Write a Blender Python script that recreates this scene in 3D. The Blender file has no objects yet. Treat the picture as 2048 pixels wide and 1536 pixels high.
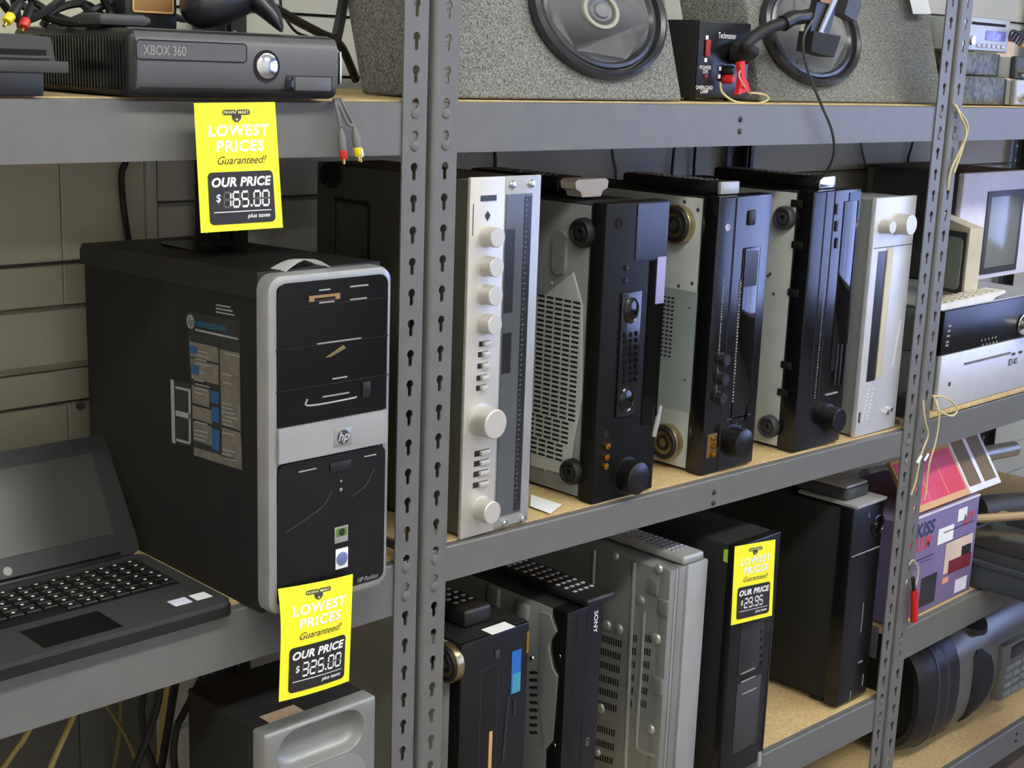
import bpy, bmesh, math, random
from mathutils import Vector, Matrix
random.seed(7)
V = Vector
scene = bpy.context.scene
COL = scene.collection

# ------------------------------------------------------------------ camera
FPX = 2796.725
CAM = V((-1.09836, -1.28873, 1.60329))
def _axes(yaw, pitch, roll):
    yaw, pitch, roll = (math.radians(a) for a in (yaw, pitch, roll))
    fwd = V((math.cos(yaw)*math.cos(pitch), math.sin(yaw)*math.cos(pitch), -math.sin(pitch)))
    rt = V((math.sin(yaw), -math.cos(yaw), 0)); up = rt.cross(fwd)
    return (math.cos(roll)*rt + math.sin(roll)*up, -math.sin(roll)*rt + math.cos(roll)*up, fwd)
RT, UP, FW = _axes(45.22503, 12.86543, 2.09885)
cd = bpy.data.cameras.new('camera'); cam = bpy.data.objects.new('camera', cd); COL.objects.link(cam)
cd.sensor_fit = 'HORIZONTAL'; cd.sensor_width = 36.0; cd.lens = FPX*36.0/2048.0; cd.clip_start = 0.02
m = Matrix((RT, UP, -FW)).transposed().to_4x4(); m.translation = CAM
cam.matrix_world = m
scene.camera = cam
scene.view_settings.view_transform = 'Standard'
scene.view_settings.look = 'None'
scene.view_settings.gamma = 1.0
scene.view_settings.use_curve_mapping = False
scene.view_settings.exposure = 0.0

# ------------------------------------------------------------------ daylight
wd = bpy.data.worlds.new('world'); scene.world = wd; wd.use_nodes = True
bg = wd.node_tree.nodes['Background']
bg.inputs[0].default_value = (0.40, 0.52, 1.0, 1); bg.inputs[1].default_value = 6.5
WIN = (4.2, -4.8, -0.8, 0.72, 2.40)          # window opening in the right wall: x, y0, y1, z0, z1
pl = bpy.data.lights.new('window_portal', 'AREA'); pl.shape = 'RECTANGLE'
pl.size = WIN[2]-WIN[1]; pl.size_y = WIN[4]-WIN[3]; pl.cycles.is_portal = True
po = bpy.data.objects.new('window_portal', pl); COL.objects.link(po)
po.location = (WIN[0]+0.05, (WIN[1]+WIN[2])/2, (WIN[3]+WIN[4])/2)
po.rotation_euler = V((-1, 0, 0)).to_track_quat('-Z', 'Z').to_euler()
LAMP_POWER = 27.0                             # emission of the fluorescent diffusers
LAMPS = [(x, -1.35) for x in (-2.3, -0.7, 0.9, 2.5)]+[(x, -4.2) for x in (-2.2, 0.2, 2.6)]

# ------------------------------------------------------------------ pixel -> place (photo frame 2048 x 1536)
def _ray(px, py): return (px-1024)/FPX*RT - (py-768)/FPX*UP + FW
def _at(ax, val, px, py):
    d = _ray(px, py); t = (val-CAM[ax])/d[ax]; return CAM + t*d
def PX(px, py, x): return _at(0, x, px, py)
def PY(px, py, y): return _at(1, y, px, py)
def PZ(px, py, z): return _at(2, z, px, py)

# ------------------------------------------------------------------ materials
def lin(c):
    c = c/255.0
    return c/12.92 if c <= 0.04045 else ((c+0.055)/1.055)**2.4
_M = {}
def mat(name, rgb, rough=0.5, metal=0.0, var=0.06, scale=18.0, stretch=None, bump=0.0, bscale=200.0, spec=0.5, coat=0.0, alpha=None, rgb2=None, emit=0.0):
    if name in _M: return _M[name]
    mt = bpy.data.materials.new(name); mt.use_nodes = True
    nt = mt.node_tree; n = nt.nodes; b = n['Principled BSDF']; L = nt.links.new
    base = tuple(lin(c) for c in rgb)
    tc = n.new('ShaderNodeTexCoord'); mp = n.new('ShaderNodeMapping'); L(tc.outputs['Object'], mp.inputs['Vector'])
    if stretch: mp.inputs['Scale'].default_value = stretch
    nz = n.new('ShaderNodeTexNoise'); nz.inputs['Scale'].default_value = scale; nz.inputs['Detail'].default_value = 4
    L(mp.outputs[0], nz.inputs['Vector'])
    rp = n.new('ShaderNodeValToRGB')
    if rgb2:
        c2 = tuple(lin(c) for c in rgb2); lo, hi = base, c2
    else:
        lo = tuple(max(0, c*(1-var)) for c in base); hi = tuple(min(1, c*(1+var)) for c in base)
    rp.color_ramp.elements[0].color = (*lo, 1); rp.color_ramp.elements[1].color = (*hi, 1)
    rp.color_ramp.elements[0].position = 0.35; rp.color_ramp.elements[1].position = 0.65
    L(nz.outputs['Fac'], rp.inputs['Fac']); L(rp.outputs['Color'], b.inputs['Base Color'])
    mr = n.new('ShaderNodeMapRange'); mr.inputs['To Min'].default_value = max(0, rough-0.05); mr.inputs['To Max'].default_value = min(1, rough+0.05)
    L(nz.outputs['Fac'], mr.inputs['Value']); L(mr.outputs[0], b.inputs['Roughness'])
    b.inputs['Metallic'].default_value = metal
    b.inputs['Specular IOR Level'].default_value = spec
    b.inputs['Coat Weight'].default_value = coat
    if bump:
        n2 = n.new('ShaderNodeTexNoise'); n2.inputs['Scale'].default_value = bscale; n2.inputs['Detail'].default_value = 2
        L(mp.outputs[0], n2.inputs['Vector'])
        bp = n.new('ShaderNodeBump'); bp.inputs['Strength'].default_value = bump; bp.inputs['Distance'].default_value = 0.002
        L(n2.outputs['Fac'], bp.inputs['Height']); L(bp.outputs[0], b.inputs['Normal'])
    if emit:
        b.inputs['Emission Color'].default_value = (*base, 1); b.inputs['Emission Strength'].default_value = emit
    if alpha is not None:
        b.inputs['Transmission Weight'].default_value = alpha
        b.inputs['IOR'].default_value = 1.45
    _M[name] = mt
    return mt
def K(k): return _M[k]

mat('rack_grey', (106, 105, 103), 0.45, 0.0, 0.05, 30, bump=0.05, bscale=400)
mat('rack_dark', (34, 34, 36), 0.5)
mat('particle_board', (196, 164, 110), 0.8, rgb2=(214, 188, 138), scale=140, bump=0.15, bscale=500)
mat('wall_paint', (186, 187, 178), 0.6, var=0.05, scale=6)
mat('wall_cream', (186, 184, 164), 0.6, var=0.08, scale=5)
mat('groove_dark', (92, 92, 84), 0.8)
mat('wall_brown', (66, 60, 56), 0.7)
mat('room_white', (232, 230, 224), 0.8)
mat('floor_tile', (112, 100, 92), 0.5, rgb2=(128, 115, 105), scale=4)
mat('ceiling_white', (215, 214, 208), 0.9)
mat('steel_light', (176, 178, 172), 0.42, 0.6, 0.05, 40)
mat('steel_chassis', (186, 192, 186), 0.5, 0.15, 0.05, 25)
mat('steel_chassis_dark', (128, 131, 130), 0.5, 0.15, 0.06, 20)
mat('chassis_panel', (158, 170, 166), 0.5, 0.15, 0.05, 20)
mat('chrome', (225, 225, 225), 0.15, 1.0, 0.02)
mat('silver_brushed', (206, 202, 194), 0.42, 0.4, 0.05, 60, stretch=(30, 1, 0.6))
mat('silver_face', (205, 206, 212), 0.4, 0.25, 0.03, 30)
mat('sub_silver', (140, 140, 138), 0.4, 0.3, 0.04, 20)
mat('plate_grey', (128, 130, 127), 0.45, 0.3, 0.05, 25)
mat('stereo_silver', (136, 136, 134), 0.45, 0.2)
mat('silver_plastic', (168, 169, 168), 0.4, 0.3, 0.04, 20)
mat('silver_trim', (160, 161, 160), 0.32, 0.4, 0.04, 20)
mat('black_plastic', (26, 26, 26), 0.42, 0, 0.1, 20)
mat('black_matte', (20, 20, 19), 0.7, 0, 0.15, 30, bump=0.08, bscale=500)
mat('black_gloss', (10, 10, 12), 0.16, 0, 0.1, 8, spec=0.5)
mat('black_face', (15, 15, 18), 0.2, 0, 0.1, 10, spec=0.6)
mat('black_satin', (15, 15, 16), 0.32, 0, 0.1, 10)
mat('black_dull', (16, 16, 16), 0.5, 0, 0.1, 10, spec=0.22)
mat('black_rubber', (18, 18, 18), 0.6)
mat('amp_case', (84, 84, 72), 0.5, 0, 0.08, 20)
mat('controller_black', (38, 38, 44), 0.28, 0, 0.06, 10)
mat('hole_black', (5, 5, 5), 0.9)
mat('dark_grey', (58, 58, 60), 0.5, 0, 0.06, 20)
mat('console_grey', (88, 87, 90), 0.42, 0, 0.05, 20)
mat('old_console', (62, 61, 60), 0.6, 0, 0.08, 20, bump=0.1)
mat('glass_dark', (8, 8, 10), 0.05, 0, 0.05, 4, spec=0.6)
mat('dial_glass', (84, 88, 92), 0.14, 0, 0.05, 4)
mat('dial_dark', (40, 41, 44), 0.2)
mat('gold', (208, 168, 84), 0.25, 1.0)
mat('foot_gold', (170, 152, 112), 0.3, 0.9)
mat('tag_yellow', (255, 244, 46), 0.5, 0, 0.02)
mat('tag_black', (38, 36, 36), 0.45, 0, 0.03)
mat('tag_grey', (96, 92, 92), 0.5)
mat('print_white', (240, 240, 236), 0.6, 0, 0.02)
mat('print_grey', (150, 150, 148), 0.6)
mat('print_dark', (62, 60, 58), 0.6)
mat('print_cream', (238, 236, 150), 0.6)
mat('paper_white', (240, 240, 238), 0.7, 0, 0.02)
mat('paper_tan', (186, 160, 138), 0.7)
mat('carpet_grey', (78, 79, 76), 0.95, rgb2=(150, 150, 144), scale=420, bump=0.8, bscale=420)
mat('carpet_dark', (40, 41, 40), 0.95, rgb2=(78, 78, 75), scale=330, bump=0.8, bscale=420)
mat('speaker_cone', (104, 104, 108), 0.42, 0.0, 0.05, 10)
mat('speaker_rubber', (44, 44, 48), 0.28)
mat('cone_pale', (150, 150, 148), 0.4)
mat('case_grey', (132, 132, 124), 0.6)
mat('sticker_lilac', (150, 150, 192), 0.6)
mat('wall_shaded', (84, 85, 82), 0.7, var=0.08, scale=5)  # wall boards with the shade below the middle shelf put into their colour
mat('cone_khaki', (132, 130, 112), 0.35)
mat('cable_black', (16, 16, 16), 0.5)
mat('cable_grey', (112, 112, 108), 0.5)
mat('cable_yellow', (170, 150, 84), 0.5)
mat('cable_cream', (208, 192, 140), 0.5)
mat('plug_yellow', (240, 208, 40), 0.4)
mat('plug_red', (196, 44, 36), 0.4)
mat('dim_red', (150, 40, 36), 0.4)
mat('red_plastic', (206, 34, 30), 0.4)
mat('cream_plastic', (252, 234, 214), 0.5)
mat('beige_plastic', (196, 188, 168), 0.5)
mat('lilac_plastic', (222, 220, 238), 0.5)
mat('white_plastic', (226, 224, 218), 0.45)
mat('screen_grey', (126, 130, 128), 0.15, 0, 0.04, 3)
mat('screen_green', (136, 142, 132), 0.2, 0, 0.04, 3)
mat('lcd_black', (52, 52, 50), 0.3, 0, 0.05, 3)
mat('lcd_blue', (120, 122, 196), 0.2)
mat('display_blue', (40, 104, 190), 0.3)
mat('display_cyan', (70, 150, 180), 0.3)
mat('label_grey', (100, 94, 84), 0.6, rgb2=(120, 112, 100), scale=90)
mat('label_dark', (40, 41, 42), 0.6)
mat('label_blue', (36, 84, 128), 0.6)
mat('hp_blue', (20, 70, 92), 0.6)
mat('green_sticker', (164, 214, 60), 0.6)
mat('badge_green', (86, 128, 50), 0.5)
mat('badge_blue', (104, 118, 160), 0.4)
mat('box_purple', (122, 108, 150), 0.6, var=0.06, scale=8)
mat('box_purple_top', (134, 120, 150), 0.6, var=0.05, scale=8)
mat('print_red', (196, 72, 84), 0.6)
mat('print_navy', (44, 56, 92), 0.6)
mat('print_pink', (226, 150, 140), 0.6)
mat('photo_maroon', (112, 30, 46), 0.6)
mat('photo_cream', (214, 190, 172), 0.6)
mat('pink_picture', (206, 58, 104), 0.5, rgb2=(196, 44, 58), scale=9)
mat('picture_tan', (208, 160, 104), 0.5)
mat('brown_print', (106, 86, 54), 0.6)
mat('orange_wire', (206, 140, 60), 0.5)
mat('tan_tool', (166, 142, 106), 0.5)
mat('clear_bag', (104, 104, 82), 0.45, rgb2=(44, 44, 36), scale=90, bump=0.6, bscale=60)
mat('brown_sticker', (150, 112, 70), 0.5)
mat('boombox_silver', (112, 110, 106), 0.36, 0.4, 0.05, 15)
mat('glass_pane', (250, 252, 255), 0.02, 0, 0.0, 4, alpha=1.0)
mat('lamp_glow', (250, 252, 246), 0.5, emit=LAMP_POWER)
mat('olive_thing', (112, 100, 58), 0.7)
mat('rainbow_lcd', (150, 150, 168), 0.25, 0.5)

# ------------------------------------------------------------------ mesh building
class MB:
    def __init__(s): s.bm = bmesh.new()
    def _merge(s, tb):
        mp = {v: s.bm.verts.new(v.co) for v in tb.verts}
        for f in tb.faces:
            try: s.bm.faces.new([mp[v] for v in f.verts])
            except ValueError: pass
        tb.free(); return s
    def box(s, x0, x1, y0, y1, z0, z1, bev=0.0, seg=2, rot=None):
        tb = bmesh.new(); bmesh.ops.create_cube(tb, size=1.0)
        for v in tb.verts:
            v.co = V(((x0+x1)/2+v.co.x*(x1-x0), (y0+y1)/2+v.co.y*(y1-y0), (z0+z1)/2+v.co.z*(z1-z0)))
        if bev: bmesh.ops.bevel(tb, geom=tb.edges[:], offset=bev, segments=seg, profile=0.5, affect='EDGES')
        if rot:
            c = V(((x0+x1)/2, (y0+y1)/2, (z0+z1)/2))
            for v in tb.verts: v.co = c + rot @ (v.co-c)
        return s._merge(tb)
    def obox(s, o, U, W, N, bev=0.0, seg=2):
        """box spanned from corner o by the three edge vectors"""
        tb = bmesh.new(); bmesh.ops.create_cube(tb, size=1.0)
        lu, lw, ln = U.length, W.length, N.length
        for v in tb.verts: v.co = V(((v.co.x+.5)*lu, (v.co.y+.5)*lw, (v.co.z+.5)*ln))
        if bev: bmesh.ops.bevel(tb, geom=tb.edges[:], offset=bev, segments=seg, profile=0.5, affect='EDGES')
        u, w, n = U.normalized(), W.normalized(), N.normalized()
        for v in tb.verts: v.co = o + u*v.co.x + w*v.co.y + n*v.co.z
        return s._merge(tb)
    def lathe(s, c, axis, prof, n=24, ell=None):
        """prof: (radius, height along axis); ell: (U, fu, fv) squash"""
        a = axis.normalized()
        u = a.orthogonal().normalized() if not ell else ell[0].normalized()
        w = a.cross(u).normalized(); fu, fw = (ell[1], ell[2]) if ell else (1, 1)
        rings = []
        for r, h in prof:
            if r <= 1e-7: rings.append([s.bm.verts.new(c+a*h)])
            else: rings.append([s.bm.verts.new(c+a*h+u*(r*fu*math.cos(2*math.pi*i/n))+w*(r*fw*math.sin(2*math.pi*i/n))) for i in range(n)])
        for A, B in zip(rings, rings[1:]):
            for i in range(n):
                j = (i+1) % n
                q = [A[i % len(A)], A[j % len(A)], B[j % len(B)], B[i % len(B)]]
                q = list(dict.fromkeys(q))
                if len(q) > 2:
                    try: s.bm.faces.new(q)
                    except ValueError: pass
        for R, rev in ((rings[0], True), (rings[-1], False)):
            if len(R) > 2:
                try: s.bm.faces.new(R[::-1] if rev else R)
                except ValueError: pass
        return s
    def cyl(s, c, axis, r, h, n=20, bev=0.0, r2=None):
        r2 = r if r2 is None else r2
        if bev: prof = [(r, 0), (r2, h-bev), (r2-bev*.3, h-bev*.3), (r2-bev, h)]
        else: prof = [(r, 0), (r2, h)]
        return s.lathe(V(c), V(axis), prof, n)
    def tube(s, pts, r, n=7, sub=6, taper=None):
        pts = [V(p) for p in pts]
        if sub > 1 and len(pts) > 2:
            P = [pts[0]*2-pts[1]]+pts+[pts[-1]*2-pts[-2]]; out = []
            for i in range(1, len(P)-2):
                a, b, c, d = P[i-1:i+3]
                for k in range(sub):
                    t = k/sub
                    out.append(0.5*((2*b)+(c-a)*t+(2*a-5*b+4*c-d)*t*t+(3*b-a-3*c+d)*t**3))
            out.append(pts[-1]); pts = out
        rings = []; up = None; N = len(pts)
        for i, p in enumerate(pts):
            t = (pts[min(i+1, N-1)]-pts[max(i-1, 0)]).normalized()
            up = t.orthogonal().normalized() if up is None else (up-t*up.dot(t)).normalized()
            w = t.cross(up); rr = r if taper is None else r+(taper-r)*i/(N-1)
            rings.append([s.bm.verts.new(p+(up*math.cos(2*math.pi*k/n)+w*math.sin(2*math.pi*k/n))*rr) for k in range(n)])
        for A, B in zip(rings, rings[1:]):
            for k in range(n): s.bm.faces.new([A[k], A[(k+1) % n], B[(k+1) % n], B[k]])
        s.bm.faces.new(rings[0][::-1]); s.bm.faces.new(rings[-1])
        return s
    def prism(s, poly, o, U, W, N):
        """polygon (u,w) in metres on frame o,U,W (unit), extruded by vector N"""
        A = [s.bm.verts.new(o+U*p[0]+W*p[1]) for p in poly]; B = [s.bm.verts.new(v.co+N) for v in A]
        s.bm.faces.new(A[::-1]); s.bm.faces.new(B); k = len(A)
        for i in range(k): s.bm.faces.new([A[i], A[(i+1) % k], B[(i+1) % k], B[i]])
        return s
    def face(s, *pts):
        s.bm.faces.new([s.bm.verts.new(V(p)) for p in pts]); return s
    def poly2(s, poly, fn):
        s.bm.faces.new([s.bm.verts.new(fn(*p)) for p in poly]); return s
    def text(s, string, fn, u, v, size, bold=0.0, shear=0.0, align='LEFT', sx=1.0, spacing=1.0):
        """flat lettering mapped by fn(u,v)->point; size = cap scale in the units of fn"""
        vs, fs = text_mesh(string, bold, shear, align, spacing)
        vv = [s.bm.verts.new(fn(u+a*size*sx, v+b*size)) for a, b in vs]
        for f in fs:
            try: s.bm.faces.new([vv[i] for i in f])
            except ValueError: pass
        return s

_T = {}
def text_mesh(string, bold, shear, align, spacing):
    k = (string, bold, shear, align, spacing)
    if k in _T: return _T[k]
    c = bpy.data.curves.new('lettering', 'FONT'); c.body = string; c.size = 1.0; c.offset = bold; c.shear = shear
    c.align_x = align; c.space_character = spacing; c.resolution_u = 3
    o = bpy.data.objects.new('lettering', c)
    me = bpy.data.meshes.new_from_object(o)
    vs = [(v.co.x, v.co.y) for v in me.vertices]; fs = [tuple(p.vertices) for p in me.polygons]
    bpy.data.objects.remove(o); bpy.data.curves.remove(c); bpy.data.meshes.remove(me)
    _T[k] = (vs, fs); return _T[k]

def rrect(u0, u1, v0, v1, r, n=5):
    out = []
    for cx, cy, a0 in ((u1-r, v1-r, 0), (u0+r, v1-r, 90), (u0+r, v0+r, 180), (u1-r, v0+r, 270)):
        for i in range(n+1):
            a = math.radians(a0+90*i/n); out.append((cx+r*math.cos(a), cy+r*math.sin(a)))
    return out
def ellipse(cu, cv, ru, rv, n=24): return [(cu+ru*math.cos(2*math.pi*i/n), cv+rv*math.sin(2*math.pi*i/n)) for i in range(n)]
_SEG = {'0': 'abcdef', '1': 'bc', '2': 'abged', '3': 'abgcd', '4': 'fgbc', '5': 'afgcd', '6': 'afgedc', '7': 'abc', '8': 'abcdefg', '9': 'abcdfg', 'S': 'afgcd'}
def seg7(mb, ch, fn, u, v, w, h, t, off=False, slant=0.08):
    g = t*0.35
    S = {'a': (0, 1, w, 1), 'd': (0, 0, w, 0), 'g': (0, .5, w, .5), 'f': (0, .5, 0, 1), 'b': (w, .5, w, 1), 'e': (0, 0, 0, .5), 'c': (w, 0, w, .5)}
    on = _SEG[ch]
    for k, (a, b, c, d) in S.items():
        if (k in on) == off: continue
        x0, y0, x1, y1 = a, b*h, c, d*h
        if k in 'adg': P = [(x0+g, y0-t/2), (x1-g, y0-t/2), (x1-g, y0+t/2), (x0+g, y0+t/2)]
        else: P = [(x0-t/2, y0+g), (x0+t/2, y0+g), (x0+t/2, y1-g), (x0-t/2, y1-g)]
        mb.poly2([(u+p[0]+slant*p[1], v+p[1]) for p in P], fn)

def to_obj(name, mb, material, origin=V((0, 0, 0)), smooth=35):
    bm = mb.bm
    bmesh.ops.recalc_face_normals(bm, faces=bm.faces[:])
    for v in bm.verts: v.co -= origin
    lim = math.radians(smooth)
    for e in bm.edges:
        e.smooth = len(e.link_faces) == 2 and e.calc_face_angle(0) < lim
    for f in bm.faces: f.smooth = True
    me = bpy.data.meshes.new(name); bm.to_mesh(me); bm.free()
    me.materials.append(material if not isinstance(material, str) else K(material))
    o = bpy.data.objects.new(name, me); COL.objects.link(o); return o

class Thing:
    def __init__(s, name, label, cat, loc, group=None, rotz=0.0, kind=None):
        s.o = bpy.data.objects.new(name, None); COL.objects.link(s.o); s.o.empty_display_size = 0.05
        s.org = V(loc); s.o.location = s.org; s.local = rotz != 0.0; s.o.rotation_euler = (0, 0, rotz)
        if label: s.o['label'] = label
        if cat: s.o['category'] = cat
        if group: s.o['group'] = group
        if kind: s.o['kind'] = kind
    def part(s, name, mb, material, parent=None, label=None, stuff=False, smooth=35):
        o = to_obj(name, mb, material, V((0, 0, 0)) if s.local else s.org, smooth)
        o.parent = parent or s.o
        if label: o['label'] = label
        if stuff: o['kind'] = 'stuff'
        return o
    def copies(s, src, offs, parent=None):
        for d in offs:
            c = src.copy(); c.location = src.location + V(d); c.parent = parent or src.parent; COL.objects.link(c)

def solo(name, label, cat, mb, material, loc, group=None, smooth=35):
    o = to_obj(name, mb, material, V(loc), smooth); o.location = V(loc)
    o['label'] = label; o['category'] = cat
    if group: o['group'] = group
    return o
def struct(name, mb, material, parent=None, label=None):
    o = to_obj(name, mb, material)
    if parent: o.parent = parent
    else: o['kind'] = 'structure'
    if label: o['label'] = label
    return o

# ------------------------------------------------------------------ the room
RX0, RX1, RY0, RY1, RZ = -3.2, 4.2, -5.2, 0.49, 2.9
struct('floor', MB().box(RX0, RX1, RY0, RY1, -0.1, 0), 'floor_tile', label='pinkish grey shop floor')
struct('ceiling', MB().box(RX0-.1, RX1+.15, RY0-.1, RY1+.1, RZ, RZ+0.1), 'ceiling_white', label='white ceiling')
struct('wall_left', MB().box(RX0-.1, RX0, RY0, RY1, 0, RZ), 'room_white', label='white side wall')
struct('wall_front', MB().box(RX0-.1, RX1+.15, RY0-.1, RY0, 0, RZ), 'room_white', label='white wall across the aisle')
wx, wy0, wy1, wz0, wz1 = WIN
wr = MB().box(wx, wx+.15, RY0, wy0, 0, RZ).box(wx, wx+.15, wy1, RY1+.1, 0, RZ).box(wx, wx+.15, wy0, wy1, 0, wz0).box(wx, wx+.15, wy0, wy1, wz1, RZ)
struct('wall_right', wr, 'wall_brown', label='dark brown wall with the shop window')
w1 = struct('window_1', MB().box(wx+.02, wx+.08, wy0, wy1, wz0, wz0+.05).box(wx+.02, wx+.08, wy0, wy1, wz1-.05, wz1).box(wx+.02, wx+.08, wy0, wy0+.05, wz0+.05, wz1-.05).box(wx+.02, wx+.08, wy1-.05, wy1, wz0+.05, wz1-.05), 'silver_plastic', label='wide shop window frame')
n = 3
for i in range(n):
    a = wy0+.05+(wy1-wy0-.1)*i/n; b = wy0+.05+(wy1-wy0-.1)*(i+1)/n
    p = struct('pane', MB().box(wx+.045, wx+.05, a+.015, b-.015, wz0+.05, wz1-.05), 'glass_pane', parent=w1)
    if i: struct('mullion', MB().box(wx+.025, wx+.075, a-.015, a+.015, wz0+.05, wz1-.05), 'silver_plastic', parent=w1)
# back wall: painted boards on the left, slatwall from WS on
WS = -0.078; WY = 0.475
wb = struct('wall_back', MB().box(RX0, RX1, WY+.012, WY+.06, 0, RZ), 'groove_dark', label='grey painted back wall of boards and slats')
GZ = [1.667-.09*k for k in range(-14, 20)]
for zt, zb in zip(GZ, GZ[1:]):
    if zb < 0 or zt > RZ: continue
    t = MB(); t.prism([(0, 0), (0.012, 0.0), (0.012, zt-zb-.009), (0.004, zt-zb-.004), (0, zt-zb-.009)], V((WS+.012, WY+.012, zb)), V((0, -1, 0)), V((0, 0, 1)), V((RX1-WS-.012, 0, 0)))
    struct('slat', t, 'wall_paint', parent=wb)
struct('joint_strip', MB().box(WS-.008, WS+.008, WY-.006, WY+.012, 0, RZ, .002), 'wall_paint', parent=wb)
def panel(x0, x1, z0, z1, out=0.0, k='wall_cream'):
    struct('panel', MB().box(x0+.0006, x1-.0006, WY-out, WY+.012, z0+.0006, z1-.0006, .0012, 1), k, parent=wb)
SX = [RX0, -1.6, -0.9, -0.212, WS-.008]
for a, b in zip(SX, SX[1:]):
    panel(a, b, 1.322, RZ); panel(a, b, 1.262, 1.318); panel(a, b, .93, 1.124); panel(a, b, 0.0, .93, k='wall_shaded')  # lowest row coloured dark to stand for shade under the shelf
for a, b in ((RX0, -1.2), (-1.2, WS-.008)): panel(a, b, 1.127, 1.172)
t = MB(); t.prism([(0, 0), (.012, .0), (.026, .012), (.028, .024), (.018, .046), (.012, .082), (0, .086)], V((RX0, WY+.012, 1.174)), V((0, -1, 0)), V((0, 0, 1)), V((WS-.008-RX0, 0, 0)))
struct('chair_rail', t, 'wall_cream', parent=wb)
struct('nail_head', MB().cyl((-0.195, WY, 1.118), (0, -1, 0), .006, .003, 12), 'groove_dark', parent=wb)
# fluorescent ceiling lights in the aisle
for lx, ly in LAMPS:
    t = Thing('ceiling_light', 'long white fluorescent ceiling fixture over the aisle', 'lamp', (lx, ly, RZ), 'fluorescent lights in rows on the ceiling')
    t.part('housing', MB().box(lx-.62, lx+.62, ly-.16, ly+.16, RZ-.06, RZ, .005), 'white_plastic')
    t.part('diffuser', MB().box(lx-.60, lx+.60, ly-.14, ly+.14, RZ-.075, RZ-.06, .004), 'lamp_glow')

# ------------------------------------------------------------------ the shelving
PITCH = .0381
def keyhole():
    pts = []                                    # left half, from bottom to top, (u<=0, v)
    R, r = .0056, .0029; ct, cb = .0050, -.0080
    for i in range(5):
        a = math.radians(270-90*i/4); pts.append((r*math.cos(a), cb+r*math.sin(a)))
    a0 = math.degrees(math.acos(r/R))
    for i in range(7):
        a = math.radians(180+a0+(90-180-a0)*i/6); pts.append((R*math.cos(a), ct+R*math.sin(a)))
    pts[0] = (0, pts[0][1]); pts[-1] = (0, pts[-1][1]); return pts
KH = keyhole()
def make_post(unit, xc, s, y, sy, zb, zt, material, zgrid=1.55, width=.040):
    """angle post: corner at (xc, y); front flange runs along s*x, side flange along sy*y"""
    mb = MB(); bm = mb.bm; th = .0022; r = .005
    xa, xb = r, width                           # flat part of the front flange measured from the corner
    hc = width/2+.001                           # hole column
    k0 = math.ceil((zb-zgrid)/PITCH+.5); k1 = math.floor((zt-zgrid)/PITCH-.5)
    for side, yy in ((0, y), (1, y+sy*th)):
        for k in range(k0, k1+1):
            zc = zgrid+k*PITCH
            for h in (-1, 1):
                e = xa if h < 0 else xb
                poly = [(e, zc-PITCH/2), (hc, zc-PITCH/2)]+[(hc+(-h)*u*(1 if h > 0 else 1), zc+v) for u, v in KH]+[(hc, zc+PITCH/2), (e, zc+PITCH/2)]
                vs = [bm.verts.new((xc+s*a, yy, b)) for a, b in poly]
                bm.faces.new(vs)
    for k in range(k0, k1+1):
        zc = zgrid+k*PITCH
        ring = [(hc+u, zc+v) for u, v in KH]+[(hc-u, zc+v) for u, v in KH[-2:0:-1]]
        A = [bm.verts.new((xc+s*a, y, b)) for a, b in ring]; B = [bm.verts.new((xc+s*a, y+sy*th, b)) for a, b in ring]
        for i in range(len(A)):
            j = (i+1) % len(A); bm.faces.new([A[i], A[j], B[j], B[i]])
    lo, hi = zgrid+k0*PITCH-PITCH/2, zgrid+k1*PITCH+PITCH/2
    prof = [(r-r*math.sin(math.radians(a)), r-r*math.cos(math.radians(a))) for a in (0, 22.5, 45, 67.5, 90)]+[(0, .024)]
    prof += [(th, .024)]+[(r-(r-th)*math.sin(math.radians(a)), r-(r-th)*math.cos(math.radians(a))) for a in (90, 67.5, 45, 22.5, 0)]
    mb.prism(prof, V((xc, y, lo)), V((s, 0, 0)), V((0, sy, 0)), V((0, 0, hi-lo)))
    mb.box(min(xc+s*width, xc+s*(width-.0001)), max(xc+s*width, xc+s*(width-.0001)), min(y, y+sy*th), max(y, y+sy*th), lo, hi)
    return unit.part('post', mb, material)
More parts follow.
